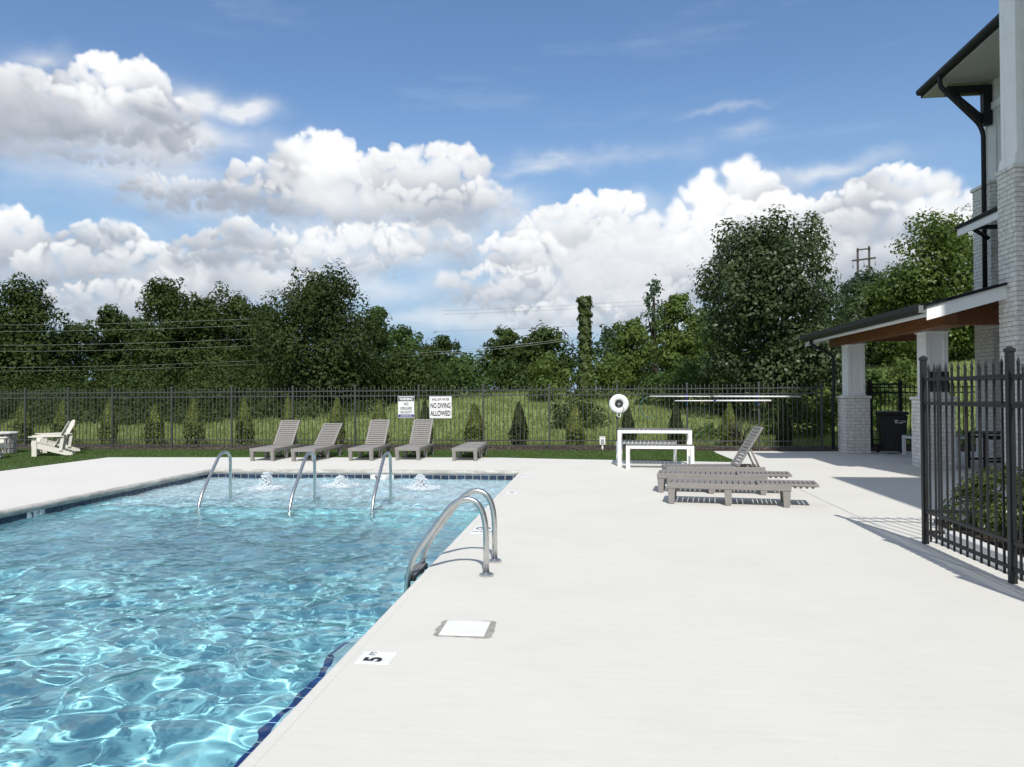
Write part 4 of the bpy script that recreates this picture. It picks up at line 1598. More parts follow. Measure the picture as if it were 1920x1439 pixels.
g = MB()
for (x0, x1, lo, hi) in ((EX, XR, 0.055, 0.085),):
    vs_ = []
    for y in (RY0 - 0.04, RY1):
        for x, l_ in ((x0 - 0.04, lo), (x1, lo), (x1, hi), (x0 - 0.04, hi)):
            vs_.append(g.bm.verts.new((x, y, roof_z(x, l_))))
    a, b_ = vs_[:4], vs_[4:]
    g.bm.faces.new(a)
    g.bm.faces.new(b_[::-1])
    for i in range(4):
        g.bm.faces.new((a[i], b_[i], b_[(i + 1) % 4], a[(i + 1) % 4]))
roof = g.build('roof', M['dark_trim'], pav)
# shingle courses
nc = 15
sh_n = 0
for r_ in range(nc):
    x0 = EX - 0.05 + r_ * (XR - EX) / nc
    x1 = x0 + (XR - EX) / nc + 0.03
    g = MB()
    y = RY0 - 0.05
    k = 0
    while y < RY1:
        w = 0.28 + 0.06 * rnd.random()
        ye = min(y + w - 0.006, RY1)
        h0 = 0.089 + 0.012 + rnd.uniform(0, 0.004)
        g.bm.faces.new([g.bm.verts.new(p) for p in ((x0, y, roof_z(x0, h0)), (x1, y, roof_z(x1, 0.089)), (x1, ye, roof_z(x1, 0.089)), (x0, ye, roof_z(x0, h0)))])
        g.bm.faces.new([g.bm.verts.new(p) for p in ((x0, y, roof_z(x0, h0 - 0.014)), (x0, y, roof_z(x0, h0)), (x0, ye, roof_z(x0, h0)), (x0, ye, roof_z(x0, h0 - 0.014)))])
        y += w
    o = g.build('shingle_course', M['shingle'], roof)
# boarding under the roof
g = MB()
g.face((EX, RY0 + 0.03, roof_z(EX, 0.05)), (XR, RY0 + 0.03, roof_z(XR, 0.05)), (XR, RY1 - 0.02, roof_z(XR, 0.05)), (EX, RY1 - 0.02, roof_z(EX, 0.05)))
g.build('ceiling_boards', M['wood'], pav)
# eave fascia and gutter (along y), rake boards (across)
MB().box((EX + 0.012, (RY0 + RY1) / 2, EZ - 0.055), (0.022, RY1 - RY0 - 0.06, 0.11), bevel=0.002).build('fascia', M['white_paint'], pav)
g = MB()
prof = [(0, 0, 0.0), (-0.095, 0, 0.0), (-0.135, 0, 0.07), (-0.135, 0, 0.165), (-0.122, 0, 0.165), (-0.118, 0, 0.072), (-0.085, 0, 0.012), (-0.01, 0, 0.012), (-0.01, 0, 0.165), (0, 0, 0.165)]
g.sweep(prof, (EX - 0.002, RY0 + 0.02, EZ - 0.05), (EX - 0.002, RY1, EZ - 0.05))
g.build('gutter', M['dark_trim'], pav)
MB().box((EX - 0.063, RY0 + 0.012, EZ + 0.018), (0.13, 0.012, 0.125)).build('gutter_end_cap', M['grey_slat'], pav)
for y, nm in ((RY0, 'rake_board'), (RY1 - 0.03, 'rake_board')):
    g = MB()
    q = [(EX, roof_z(EX, -0.175)), (XR, roof_z(XR, -0.175)), (XR, roof_z(XR, 0.053)), (EX, roof_z(EX, 0.053))]
    lo = [g.bm.verts.new((x, y, z)) for x, z in q]
    hi = [g.bm.verts.new((x, y + 0.025, z)) for x, z in q]
    g.bm.faces.new(lo)
    g.bm.faces.new(hi[::-1])
    for i in range(4):
        g.bm.faces.new((lo[i], hi[i], hi[(i + 1) % 4], lo[(i + 1) % 4]))
    g.build(nm, M['white_paint'], pav)
# cedar beams
MB().box((6.27, 17.30, 2.845), (0.22, 6.6, 0.29), bevel=0.006).build('beam', M['wood'], pav)
MB().box((7.30, 14.30, 2.87), (1.9, 0.20, 0.30), bevel=0.006).build('beam', M['wood'], pav)
MB().box((6.62, 14.95, 2.86), (0.18, 1.1, 0.28), bevel=0.006).build('beam', M['wood'], pav)
MB().box((7.40, 19.6, 2.90), (1.9, 0.18, 0.24), bevel=0.006).build('beam', M['wood'], pav)
for y in (15.6, 16.9, 18.2):
    g = MB()
    g.box((7.35, y, 3.10), (1.95, 0.10, 0.14), rot=(-math.atan(SL_), 'Y'))
    g.build('rafter', M['wood'], pav)
# downspout at the far column
dp = smooth_path([(EX - 0.06, 20.1, EZ - 0.04), (EX - 0.06, 20.1, EZ - 0.16), (6.03, 19.85, 2.45), (6.03, 19.80, 1.62), (5.98, 19.75, 1.40), (5.98, 19.75, 0.08)], 0.08, 4)
MB().tube(dp, 0.042, 8).build('downspout', M['dark_trim'], pav)

# things under the pavilion
t = thing('wheeled_bin', 'tall black wheeled bin with pale stickers between the pavilion columns', 'bin', (7.28, 19.42, 0), R(-6))
g = MB()
r = bmesh.ops.create_cube(g.bm, size=1.0)
for v in r['verts']:
    k = 1.0 if v.co.z > 0 else 0.78
    v.co = Vector((v.co.x * 0.58 * k, v.co.y * 0.66 * k + (0.03 if v.co.z > 0 else 0), (v.co.z + 0.5) * 0.90 + 0.06))
bmesh.ops.bevel(g.bm, geom=g.bm.edges[:], offset=0.03, segments=2, affect='EDGES')
g.build('body', M['black_plastic'], t)
g = MB().box((0, 0.03, 1.0), (0.64, 0.74, 0.07), bevel=0.025, seg=2, taper=(0.93, 0.93))
g.box((0, -0.335, 0.985), (0.40, 0.04, 0.04), bevel=0.01)
g.build('lid', M['black_plastic'], t)
g = MB()
for s_ in (-1, 1):
    g.cyl((s_ * 0.24, 0.27, 0.11), (s_ * 0.30, 0.27, 0.11), 0.11, 16)
g.build('wheel', M['black_plastic'], t)
MB().tube([(-0.25, 0.40, 0.93), (-0.25, 0.46, 0.96), (0.25, 0.46, 0.96), (0.25, 0.40, 0.93)], 0.015, 8).build('handle', M['black_plastic'], t)
g = MB()
for (x, z, w, h) in ((0.02, 0.815, 0.085, 0.03), (0.02, 0.765, 0.07, 0.02), (0.12, 0.765, 0.09, 0.022), (0.17, 0.81, 0.12, 0.012), (0.20, 0.785, 0.07, 0.01)):
    g.box((x, -0.3195 + (0.9 - z) * 0.07, z), (w, 0.002, h), rot=(R(-4), 'X'))
g.build('sticker', M['white_plastic'], t)
t = thing('number_plaque', 'small grey plaque with dark characters on the left of the column', 'plaque', (6.492, 15.72, 1.63))
MB().box((0, 0, 0), (0.012, 0.20, 0.30), bevel=0.003).build('plate', M['siding'], t)
place('lettering', text_mesh('33', 0.13, M['black_print'], depth=0.0008), t, (-0.0075, 0, 0.0), rot=(math.pi / 2, 0, -math.pi / 2))
t = thing('notice_board', 'black framed board on the front of the pavilion column', 'board', (6.74, 15.578, 1.72))
MB().box((0, 0, 0), (0.36, 0.03, 0.40), bevel=0.004).build('frame', M['dark_trim'], t)
MB().box((0, -0.016, -0.03), (0.31, 0.006, 0.28)).build('panel', M['black_plastic'], t)
MB().box((0.09, -0.0205, 0.07), (0.07, 0.003, 0.018)).build('label_strip', M['white_plastic'], t)
t = thing('patio_table', 'dark metal patio table in the pavilion shade, seen through the near fence', 'table', (7.95, 15.55, 0))
for sx in (-1, 1):
    for sy in (-1, 1):
        MB().box((sx * 0.55, sy * 0.32, 0.35), (0.05, 0.05, 0.70)).build('leg', M['dark_trim'], t)
for z in (0.18, 0.62):
    for sy in (-1, 1):
        MB().box((0, sy * 0.32, z), (1.05, 0.04, 0.04)).build('rail', M['dark_trim'], t)
MB().box((0, 0, 0.715), (1.24, 0.78, 0.03), bevel=0.006).build('top', M['black_plastic'], t)

apt = thing('apartment_building', 'brick and pale siding apartment building at the right edge', 'building', (0, 0, 0))
# tall porch column: brick below, white panelled shaft above
colm = bpy.data.objects.new('porch_column', None)
link(colm, apt)
cx0, cx1, cy0, cy1 = 6.90, 7.50, 13.12, 13.66
BR_TOP = 5.22
brick_shaft(colm, cx0, cx1, cy0, cy1, 0.0, BR_TOP, budget=290, first_z=1.55)
MB().box(((cx0 + cx1) / 2, (cy0 + cy1) / 2, BR_TOP + 0.035), (cx1 - cx0 + 0.06, cy1 - cy0 + 0.06, 0.07), bevel=0.01).build('column_cap', M['brick'], colm)
MB().box(((cx0 + cx1) / 2, (cy0 + cy1) / 2, BR_TOP + 0.16), (cx1 - cx0 - 0.01, cy1 - cy0 - 0.01, 0.18), bevel=0.006, taper=(0.93, 0.93)).build('plinth', M['white_paint'], colm)
g = MB()
pw = 0.50
pcx, pcy = (cx0 + cx1) / 2, (cy0 + cy1) / 2
g.box((pcx, pcy, 7.95), (pw - 0.03, pw - 0.06, 5.3))
for sx in (-1, 1):
    for sy in (-1, 1):
        g.box((pcx + sx * (pw / 2 - 0.05), pcy + sy * (pw / 2 - 0.06), 8.0), (0.10, 0.10, 5.496), bevel=0.004)
for z in (5.34, 7.6, 9.9):
    g.box((pcx, pcy, z), (pw - 0.008, pw - 0.028, 0.16), bevel=0.003)
g.build('panel_shaft', M['white_paint'], colm)
# main block
WX, WY1 = 8.64, 17.62
MB().box((11.64, 11.8, 4.8), (6.0, 11.6, 9.6)).build('wall', M['siding'], apt)
g = MB()
y = WY1 - 0.10
while y > 13.9:
    g.box((WX - 0.012, y, 6.9), (0.022, 0.05, 3.0))
    y -= 0.40
g.build('batten', M['siding'], apt)
MB().box((WX - 0.02, 15.8, 7.72), (0.05, 3.7, 0.16), bevel=0.004).build('frieze_board', M['white_paint'], apt)
# brick corner pier of the block
pier = bpy.data.objects.new('corner_pier', None)
link(pier, apt)
brick_shaft(pier, 8.40, 9.0, 16.9, 17.66, 0.0, 5.95, budget=0)
MB().box((8.70, 17.28, 5.985), (0.68, 0.84, 0.07), bevel=0.01).build('pier_cap', M['brick'], pier)
# eave of the main roof
TX, TY, TZ = 7.50, 18.05, 8.30
g = MB()
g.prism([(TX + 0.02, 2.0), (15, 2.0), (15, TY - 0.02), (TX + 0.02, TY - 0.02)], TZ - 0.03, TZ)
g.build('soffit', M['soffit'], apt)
g = MB()
g.prism([(TX, 2.0), (15, 2.0), (15, TY), (TX, TY)], TZ + 0.003, TZ + 0.20)
g.box((11.2, 10, TZ + 1.15), (7.4, 16.0, 1.9), taper=(0.3, 0.7))
g.build('roof', M['shingle'], apt)
g = MB()
prof = [(0, 0, 0.03), (-0.08, 0, 0.03), (-0.115, 0, 0.08), (-0.115, 0, 0.14), (-0.105, 0, 0.14), (-0.10, 0, 0.085), (-0.075, 0, 0.042), (-0.01, 0, 0.042), (-0.01, 0, 0.14), (0, 0, 0.14)]
g.sweep(prof, (TX - 0.002, 2.0, TZ + 0.0), (TX - 0.002, TY, TZ + 0.0))
g.build('gutter', M['dark_trim'], apt)
MB().box(((TX + 15) / 2, TY + 0.012, TZ + 0.08), (15 - TX, 0.022, 0.2)).build('fascia', M['dark_trim'], apt)
# timber bracket and downspout
g = MB()
by = 17.30
g.box((8.16, by, 8.12), (0.92, 0.15, 0.17))
g.box((8.53, by, 7.76), (0.17, 0.148, 0.86))
g.tube([(7.82, by, 8.06), (8.50, by, 7.42)], 0.085, 4)
g.build('bracket', M['dark_trim'], apt)
dp = smooth_path([(TX - 0.07, 16.95, TZ + 0.01), (TX - 0.07, 16.95, TZ - 0.20), (8.16, 16.84, 7.22), (8.23, 16.82, 7.0), (8.22, 16.82, 3.5)], 0.10, 4)
MB().tube(dp, 0.05, 8).build('downspout', M['dark_trim'], apt)
# small awning roof halfway up
g = MB()
az0 = 4.92
q = [(7.55, az0), (8.20, az0 + 0.34), (8.20, az0 + 0.40), (7.52, az0 + 0.055)]
lo = [g.bm.verts.new((x, 14.2, z)) for x, z in q]
hi = [g.bm.verts.new((x, 16.6, z)) for x, z in q]
g.bm.faces.new(lo)
g.bm.faces.new(hi[::-1])
for i in range(4):
    g.bm.faces.new((lo[i], hi[i], hi[(i + 1) % 4], lo[(i + 1) % 4]))
aw = g.build('awning', M['shingle'], apt)
MB().box((7.585, 15.4, az0 - 0.06), (0.03, 2.36, 0.17), bevel=0.002).build('awning_fascia', M['white_paint'], aw)
g = MB().box((8.0, 16.3, az0 - 0.02), (0.42, 0.08, 0.08))
g.tube([(7.72, 16.3, az0 - 0.03), (8.06, 16.3, az0 - 0.26)], 0.045, 4)
g.build('awning_bracket', M['dark_trim'], aw)
# street-side wing standing to the right of the camera (its roof throws the long shade on the deck)
MB().box((10.4, -3.9, 4.1), (7.0, 19.0, 8.2)).build('wing_wall', M['siding'], apt)
g = MB()
g.prism([(5.68, -14), (14.2, -14), (14.2, 6.25), (5.68, 6.25)], 8.2, 8.42)
g.prism([(7.55, 4.6), (14.2, 4.6), (14.2, 6.15), (7.55, 6.15)], 8.425, 16.5)  # unseen block added on top to shade the porch column and rake board
g.build('wing_roof_shade_block', M['shingle'], apt)
for k in range(4):
    for z in (1.6, 4.6, 7.0):
        w_ = MB().box((6.895, 3.6 - 3.4 * k, z), (0.05, 1.3, 1.5), bevel=0.004).build('window', M['white_paint'], apt)
        MB().box((6.866, 3.6 - 3.4 * k, z), (0.012, 1.12, 1.32)).build('pane', M['black_plastic'], w_)

g = MB()
g.prism([(5.38, 10.3), (9.0, 10.3), (9.0, 11.8), (5.38, 11.8)], 8.22, 8.30)  # unseen slab added above the view to shade the column and deck
g.build('shade_slab', M['soffit'], apt)

# planting strip kerb behind the near fence
MB().box((3.50, 6.3, 0.075), (0.11, 3.2, 0.15), bevel=0.01).build('kerb', M['white_tile'])
tag(bpy.data.objects['kerb'], kind='structure')
MB().prism([(3.56, 4.7), (6.4, 4.7), (6.4, 9.2), (3.90, 9.2), (3.84, 7.9), (3.56, 7.7)], -0.02, 0.05).build('planting_bed', M['mulch'])
tag(bpy.data.objects['planting_bed'], kind='structure')

# ------------------------------------------------------------------ vegetation
LEAF = {
    'dark': leaf_material('leaf_dark', (0.026, 0.044, 0.012), (0.066, 0.098, 0.026), 0.25, 0.12, 0.55),
    'deep': leaf_material('leaf_deep', (0.024, 0.042, 0.012), (0.064, 0.100, 0.026), 0.28, 0.12, 0.55),
    'mid': leaf_material('leaf_mid', (0.040, 0.080, 0.020), (0.095, 0.150, 0.045), 0.35, 0.12, 0.55),
    'light': leaf_material('leaf_light', (0.065, 0.105, 0.025), (0.150, 0.205, 0.055), 0.38, 0.12, 0.55),
    'olive': leaf_material('leaf_olive', (0.022, 0.038, 0.011), (0.056, 0.080, 0.024), 0.25, 0.12, 0.55),
    'blue': leaf_material('leaf_blue', (0.040, 0.070, 0.040), (0.085, 0.125, 0.075), 0.3, 0.12, 0.55),
    'maple': leaf_material('leaf_maple', (0.030, 0.052, 0.018), (0.092, 0.128, 0.054), 0.30, 0.28, 0.42),
    'bright': leaf_material('leaf_bright', (0.050, 0.090, 0.018), (0.135, 0.190, 0.040), 0.34, 0.3),
    'thuja': leaf_material('leaf_thuja', (0.060, 0.092, 0.020), (0.215, 0.250, 0.062), 0.28, 0.2, 0.6, patch=3.0),
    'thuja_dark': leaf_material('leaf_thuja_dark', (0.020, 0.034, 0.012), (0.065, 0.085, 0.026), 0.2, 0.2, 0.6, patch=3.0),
    'ivy': leaf_material('leaf_ivy', (0.035, 0.062, 0.016), (0.110, 0.150, 0.040), 0.3, 0.3),
    'glossy': leaf_material('leaf_glossy', (0.045, 0.080, 0.018), (0.150, 0.180, 0.055), 0.3, 0.5, 0.25, patch=4.0),
    'grass': leaf_material('grass_blade', (0.115, 0.155, 0.045), (0.265, 0.305, 0.115), 0.35, 0.15, 0.7, patch=0.6),
    'twig': leaf_material('dry_leaf', (0.10, 0.050, 0.030), (0.22, 0.13, 0.09), 0.2, 0.1, 0.8),
}


def leaves(rg, P, N, L, wid=0.62, jit=0.30):
    """one folded four-sided leaf spray per point"""
    n = len(P)
    N = N + rg.normal(0, jit, (n, 3))
    N /= np.linalg.norm(N, axis=1, keepdims=True) + 1e-9
    T = rg.normal(0, 1, (n, 3))
    T -= N * (T * N).sum(1, keepdims=True)
    T /= np.linalg.norm(T, axis=1, keepdims=True) + 1e-9
    B = np.cross(N, T)
    Ls = (L * rg.uniform(0.6, 1.35, n))[:, None]
    a = P - T * Ls * 0.5
    c = P + T * Ls * 0.5
    fold = N * Ls * 0.12
    b_ = P + B * Ls * wid * 0.5 + fold + T * Ls * 0.06
    d = P - B * Ls * wid * 0.5 + fold + T * Ls * 0.06
    V = np.stack([a, b_, c, d], 1).reshape(-1, 3)
    F = np.arange(4 * n).reshape(-1, 4)
    return V, F


def clump_leaves(rg, clumps, n, L, up=0.35, inner=0.22, jit=0.45):
    C = np.array([c[:3] for c in clumps])
    Rr = np.array([c[3:6] for c in clumps])
    w = (Rr[:, 0] * Rr[:, 2]) ** 1.0
    w /= w.sum()
    k = rg.choice(len(clumps), n, p=w)
    d = rg.normal(0, 1, (n, 3))
    d /= np.linalg.norm(d, axis=1, keepdims=True)
    q = np.where(rg.random(n) < inner, rg.uniform(0.2, 0.85, n), 0.86 + 0.22 * rg.random(n) ** 1.6 - 0.06)
    # ragged surface inside each clump
    q *= 1 + 0.14 * np.sin(d[:, 0] * 7 + k) * np.sin(d[:, 2] * 6 + 2 * k) + 0.10 * np.sin(d[:, 1] * 11 + k)
    P = C[k] + d * Rr[k] * q[:, None]
    N = d * 1.0 + np.array([0, 0, up])
    return P, N


def crown_clumps(rg, H, W, zb, form, count):
    """leaf clumps inside the outline of the crown; form: where the crown is widest"""
    out = []
    Hc = H - zb
    for i in range(count):
        t = (i + rg.random()) / count
        z = zb + Hc * (0.06 + 0.88 * t)
        if form == 'round':
            prof = math.sin(math.pi * min(1, 0.26 + 0.70 * t)) ** 0.60
        elif form == 'wide':
            prof = math.sin(math.pi * min(1, 0.30 + 0.60 * t)) ** 0.42
        elif form == 'cone':
            prof = (1 - t) ** 0.75 * 0.95 + 0.08
        elif form == 'tall':
            prof = math.sin(math.pi * min(1, 0.30 + 0.66 * t)) ** 0.5 * (1 - 0.28 * t)
        else:   # bush
            prof = (1 - t ** 2.2) ** 0.55
        r = W * prof
        a = rg.uniform(0, 2 * math.pi)
        q = rg.uniform(0.35, 0.92)
        cr = (0.20 + 0.19 * rg.random()) * W * (0.65 + 0.5 * prof)
        rad = max(0.0, r - cr * 0.6) * q
        out.append((rad * math.cos(a), rad * math.sin(a), z, cr * rg.uniform(0.9, 1.25), cr * rg.uniform(0.9, 1.25), cr * rg.uniform(0.6, 0.85)))
    # tip sprigs that break the outline
    for i in range(count // 5):
        a = rg.uniform(0, 2 * math.pi)
        t = rg.uniform(0.45, 1.0)
        prof = {'wide': math.sin(math.pi * min(1, 0.30 + 0.60 * t)) ** 0.42, 'round': math.sin(math.pi * min(1, 0.26 + 0.70 * t)) ** 0.60, 'cone': (1 - t) ** 0.75 + 0.05, 'tall': math.sin(math.pi * min(1, 0.30 + 0.66 * t)) ** 0.5 * (1 - 0.28 * t), 'bush': (1 - min(t, .98) ** 2.2) ** 0.55}[form]
        cr = 0.12 * W * rg.uniform(0.6, 1.4)
        out.append((prof * W * 0.98 * math.cos(a), prof * W * 0.98 * math.sin(a), zb + Hc * t * 1.0, cr, cr, cr * 1.2))
    return out


def tree(name, label, cat, px, y, top_py, hw_px, kind, form='round', base_py=None, seed=0, count=34, dens=1.0, leaf=None, trunk=True, group=None, lean=0.0, bottom=None, cap=38000):
    rg = np.random.default_rng(seed + 100)
    p = at_y(px, 735, y)
    z0 = float(ground_z(p.x, y))
    top = at_y(px, top_py, y).z
    H = top - z0
    dist = y / direction(px, 735).normalized().y
    W = hw_px / FPX * dist * 1.18
    zb = 0.16 * H if bottom is None else bottom * H
    if form == 'bush':
        zb = 0.02 * H
    L = leaf or 0.0047 * y
    t = thing(name, label, cat, (p.x, y, z0), rg.uniform(0, 6.28), group)
    cl = crown_clumps(rg, H, W, zb, form, count)
    if form == 'wide':
        cl = [(a, b_, c, r1 * 1.22, r2 * 1.22, r3 * 1.2) for a, b_, c, r1, r2, r3 in cl]
        for k in range(16):                    # separate leaders that break the top and the flanks
            a = rg.uniform(0, 6.28)
            tt = rg.uniform(0.45, 1.0)
            q = W * (1.12 - 0.62 * max(0.0, tt - 0.55) / 0.45) * rg.uniform(0.75, 1.0)
            cr = W * rg.uniform(0.13, 0.22)
            cl.append((q * math.cos(a), q * math.sin(a), zb + (H - zb) * tt, cr, cr, cr * 1.5))
    if lean:
        cl = [(a + lean * c, b_, c, *r) for a, b_, c, *r in cl]
    area = 2.6 * W * (H - zb) * 1.9
    n = int(min(cap, dens * area / (L * L * 0.28) * 0.9))
    P, N = clump_leaves(rg, cl, n, L)
    P[:, 2] = np.maximum(P[:, 2], 0.02)
    V, F = leaves(rg, P, N, L)
    place('crown', np_mesh('crown', V, F, LEAF[kind]), t)
    if trunk:
        g = MB()
        r0 = max(0.05, 0.030 * H)
        hz = zb + (H - zb) * 0.72
        pts = [(0, 0, -0.2), (0.01 * H, 0, H * 0.12), (-0.012 * H, 0.01 * H, H * 0.3), (0.01 * H + lean * H * .5, -0.01 * H, hz * 0.8), (lean * hz, 0, hz)]
        g.tube(pts, [r0 * 1.25, r0, r0 * 0.8, r0 * 0.5, r0 * 0.2], 8)
        big = sorted(cl[:count], key=lambda c: -c[3])[:9]
        for c in big:
            zz = max(H * 0.12, min(hz * 0.85, c[2] * 0.62))
            s_ = Vector((0, 0, zz))
            e_ = Vector(c[:3])
            m_ = (s_ + e_) / 2 + Vector((0, 0, -0.06 * (e_ - s_).length))
            g.tube([s_, m_, e_], [r0 * 0.42, r0 * 0.28, r0 * 0.08], 6)
        g.build('trunk', M['bark'], t)
    return t


TREES = [
    # label, px, y, top, half width, kind, form, count, dens
    ('dark leafy tree cut off by the left edge of the picture', -66, 45, 545, 92, 'dark', 'round', 36, 1.0),
    ('dark ragged tree, first whole one from the left', 42, 47, 530, 78, 'dark', 'tall', 44, 1.0),
    ('low dark tree filling the dip left of the spindly one', 140, 52, 606, 62, 'deep', 'round', 30, 1.0),
    ('spindly green tree standing alone in the dip of the tree line', 208, 55, 570, 40, 'deep', 'tall', 30, 0.9),
    ('tall dark tree rising highest left of the olive one', 312, 49, 519, 66, 'dark', 'tall', 50, 1.05),
    ('dark broad tree between the tall one and the olive one', 432, 51, 547, 78, 'dark', 'round', 46, 1.05),
    ('dark full tree just right of the tallest dark one', 376, 54, 556, 62, 'dark', 'round', 40, 1.05),
    ('low dark tree left of the tallest dark one', 258, 57, 592, 54, 'deep', 'round', 34, 1.0),
    ('dark tree half hidden behind the olive one', 500, 54, 566, 60, 'deep', 'round', 36, 1.0),
    ('big dull olive tree with ragged top above the loungers', 600, 36, 512, 112, 'olive', 'round', 70, 1.15),
    ('paler green tree at the right shoulder of the olive one', 706, 50, 572, 44, 'mid', 'tall', 34, 1.0),
    ('light green tree sloping down beside the power lines', 756, 56, 608, 44, 'mid', 'round', 32, 1.0),
    ('dark low tree where the power lines meet the tree line', 822, 58, 627, 46, 'dark', 'round', 32, 1.0),
    ('dark round tree left half of the pair by the ivy pole', 950, 64, 614, 46, 'dark', 'round', 34, 1.0),
    ('dark round tree right half of the pair by the ivy pole', 1022, 62, 616, 58, 'dark', 'round', 36, 1.0),
    ('small far blue green tree just right of the ivy pole', 1143, 76, 611, 30, 'blue', 'round', 26, 1.0),
    ('fresh light green tree left of the big maple', 1270, 41, 547, 56, 'light', 'tall', 40, 1.05),
    ('light green bushy tree below the grey green pine', 1185, 45, 598, 48, 'light', 'round', 34, 1.0),
    ('mid green tree tucked against the left side of the maple', 1335, 46, 575, 52, 'mid', 'round', 34, 1.0),
    ('grey green tree between the maple and the big bright tree', 1632, 52, 508, 58, 'blue', 'round', 40, 1.0),
    ('big bright green tree beside the building', 1765, 47, 403, 92, 'bright', 'round', 56, 1.1),
    ('bright green tree under the utility pole frame', 1690, 50, 500, 66, 'bright', 'round', 40, 1.05),
]
for i, (lab, px, y, top, hw, kind, form, cnt, dens) in enumerate(TREES):
    tree('tree', lab, 'tree', px, y, top, hw, kind, form, seed=i, count=int(cnt * 1.5), dens=dens * 1.95, bottom=0.02, group='trees beyond the fence')
tree('maple_tree', 'big glossy dark maple standing nearest the fence on the right', 'tree', 1456, 29, 432, 116, 'maple', 'wide', seed=60, count=64, dens=3.2, leaf=0.15, cap=52000, bottom=0.03)
tree('pine_tree', 'thin grey green pine top left of the maple', 'tree', 1228, 47, 516, 36, 'blue', 'cone', seed=61, count=30, dens=0.42, leaf=0.24, bottom=0.35)

SHRUBS = [
    ('dull green shrub at the far end of the meadow, below the light tree', 760, 40, 660, 48, 'mid'),
    ('feathery green shrub at the middle of the meadow edge', 868, 42, 668, 56, 'mid'),
    ('grey green shrub in the gap before the dark round trees', 955, 46, 672, 46, 'deep'),
    ('yellow green shrub left of the ivy pole', 1032, 39, 662, 50, 'light'),
    ('yellow green shrub right of the ivy pole', 1140, 38, 664, 50, 'light'),
    ('dark bush in the meadow left of the ring buoy', 1092, 27, 752, 66, 'deep'),
    ('olive shrub under the light green tree', 1290, 34, 672, 52, 'mid'),
    ('feathery olive shrub left of the maple trunk', 1368, 31, 652, 58, 'olive'),
    ('mid green shrub behind the white poles', 1235, 36, 700, 44, 'mid'),
    ('light shrub under the right side of the maple', 1545, 25.5, 728, 34, 'light'),
    ('dark leafy bush at the foot of the maple', 1490, 25, 735, 60, 'deep'),
    ('feathery pale shrub seen between the pavilion columns', 1690, 33, 668, 46, 'light'),
    ('green shrub behind the black bin', 1640, 27, 690, 36, 'mid'),
    ('low green bush behind the white table', 1330, 24.0, 800, 40, 'mid'),
    ('dark bush on the hill seen under the pavilion roof', 1790, 70, 622, 70, 'deep'),
]
for i, (lab, px, y, top, hw, kind) in enumerate(SHRUBS):
    tree('shrub', lab, 'shrub', px, y, top, hw, kind, 'bush', seed=200 + i, count=26, dens=1.0, trunk=False, group='shrubs round the meadow')

# unbroken undergrowth along the wood: nobody could count it
rg = np.random.default_rng(77)
cl = []
for k in range(150):
    x = rg.uniform(-44, -9)
    y = rg.uniform(33, 43) if x < -14 else rg.uniform(38, 46)
    h = rg.uniform(1.2, 3.4)
    cl.append((x, y, float(ground_z(x, y)) + h * 0.45, rg.uniform(1.0, 2.0), rg.uniform(0.8, 1.5), h * 0.55))
for k in range(90):
    x = rg.uniform(-26, -10)
    y = rg.uniform(30, 35)
    h = rg.uniform(0.4, 1.0)
    cl.append((x, y, float(ground_z(x, y)) + h * 0.3, rg.uniform(0.6, 1.2), rg.uniform(0.6, 1.0), h * 0.6))
P, N = clump_leaves(rg, cl, 80000, 0.25, inner=0.1)
V, F = leaves(rg, P, N, 0.16)
tag(place('undergrowth', np_mesh('undergrowth', V, F, LEAF['dark'])), 'dense dark undergrowth along the foot of the left trees', 'undergrowth', kind='stuff')
cl = []
for k in range(170):
    x = rg.uniform(-75, 62)
    y = rg.uniform(62, 74)
    h = rg.uniform(3, 6.5)
    cl.append((x, y, float(ground_z(x, y)) + h * 0.4, rg.uniform(2.0, 3.6), 2.0, h * 0.55))
P, N = clump_leaves(rg, cl, 60000, 0.5, inner=0.05)
V, F = leaves(rg, P, N, 0.40)
tag(place('far_wood', np_mesh('far_wood', V, F, LEAF['deep'])), 'far wood closing the gaps behind the single trees', 'wood', kind='stuff')


# clipped conifers along the fence
def thuja_mesh(seed, kind):
    rg = np.random.default_rng(seed)
    n = 3400
    t = rg.random(n) ** 0.8
    a = rg.uniform(0, 6.28, n)
    prof = 0.285 * np.minimum(1, 0.60 + 1.6 * t) * (1 - t) ** 0.62 * (1 + 0.16 * np.sin(3 * a + 5 * t + seed) + 0.1 * np.sin(7 * a - 9 * t))
    q = np.where(rg.random(n) < 0.25, rg.uniform(0.3, 0.9, n), rg.uniform(0.85, 1.1, n))
    P = np.stack([prof * q * np.cos(a), prof * q * np.sin(a), 0.04 + t * 1.18], -1)
    N = np.stack([np.cos(a), np.sin(a), np.full(n, 0.25)], -1)
    N = N + rg.normal(0, 0.4, (n, 3))
    N /= np.linalg.norm(N, axis=1, keepdims=True)
    T = np.stack([0.35 * np.cos(a), 0.35 * np.sin(a), np.ones(n)], -1) + rg.normal(0, 0.25, (n, 3))
    T -= N * (T * N).sum(1, keepdims=True)
    T /= np.linalg.norm(T, axis=1, keepdims=True)
    B = np.cross(N, T)
    L = rg.uniform(0.05, 0.105, n)[:, None]
    V = np.stack([P - T * L * .5, P + B * L * .26 + T * L * .1, P + T * L * .6, P - B * L * .26 + T * L * .1], 1).reshape(-1, 3)
    return np_mesh('foliage', V, np.arange(4 * n).reshape(-1, 4), LEAF[kind])


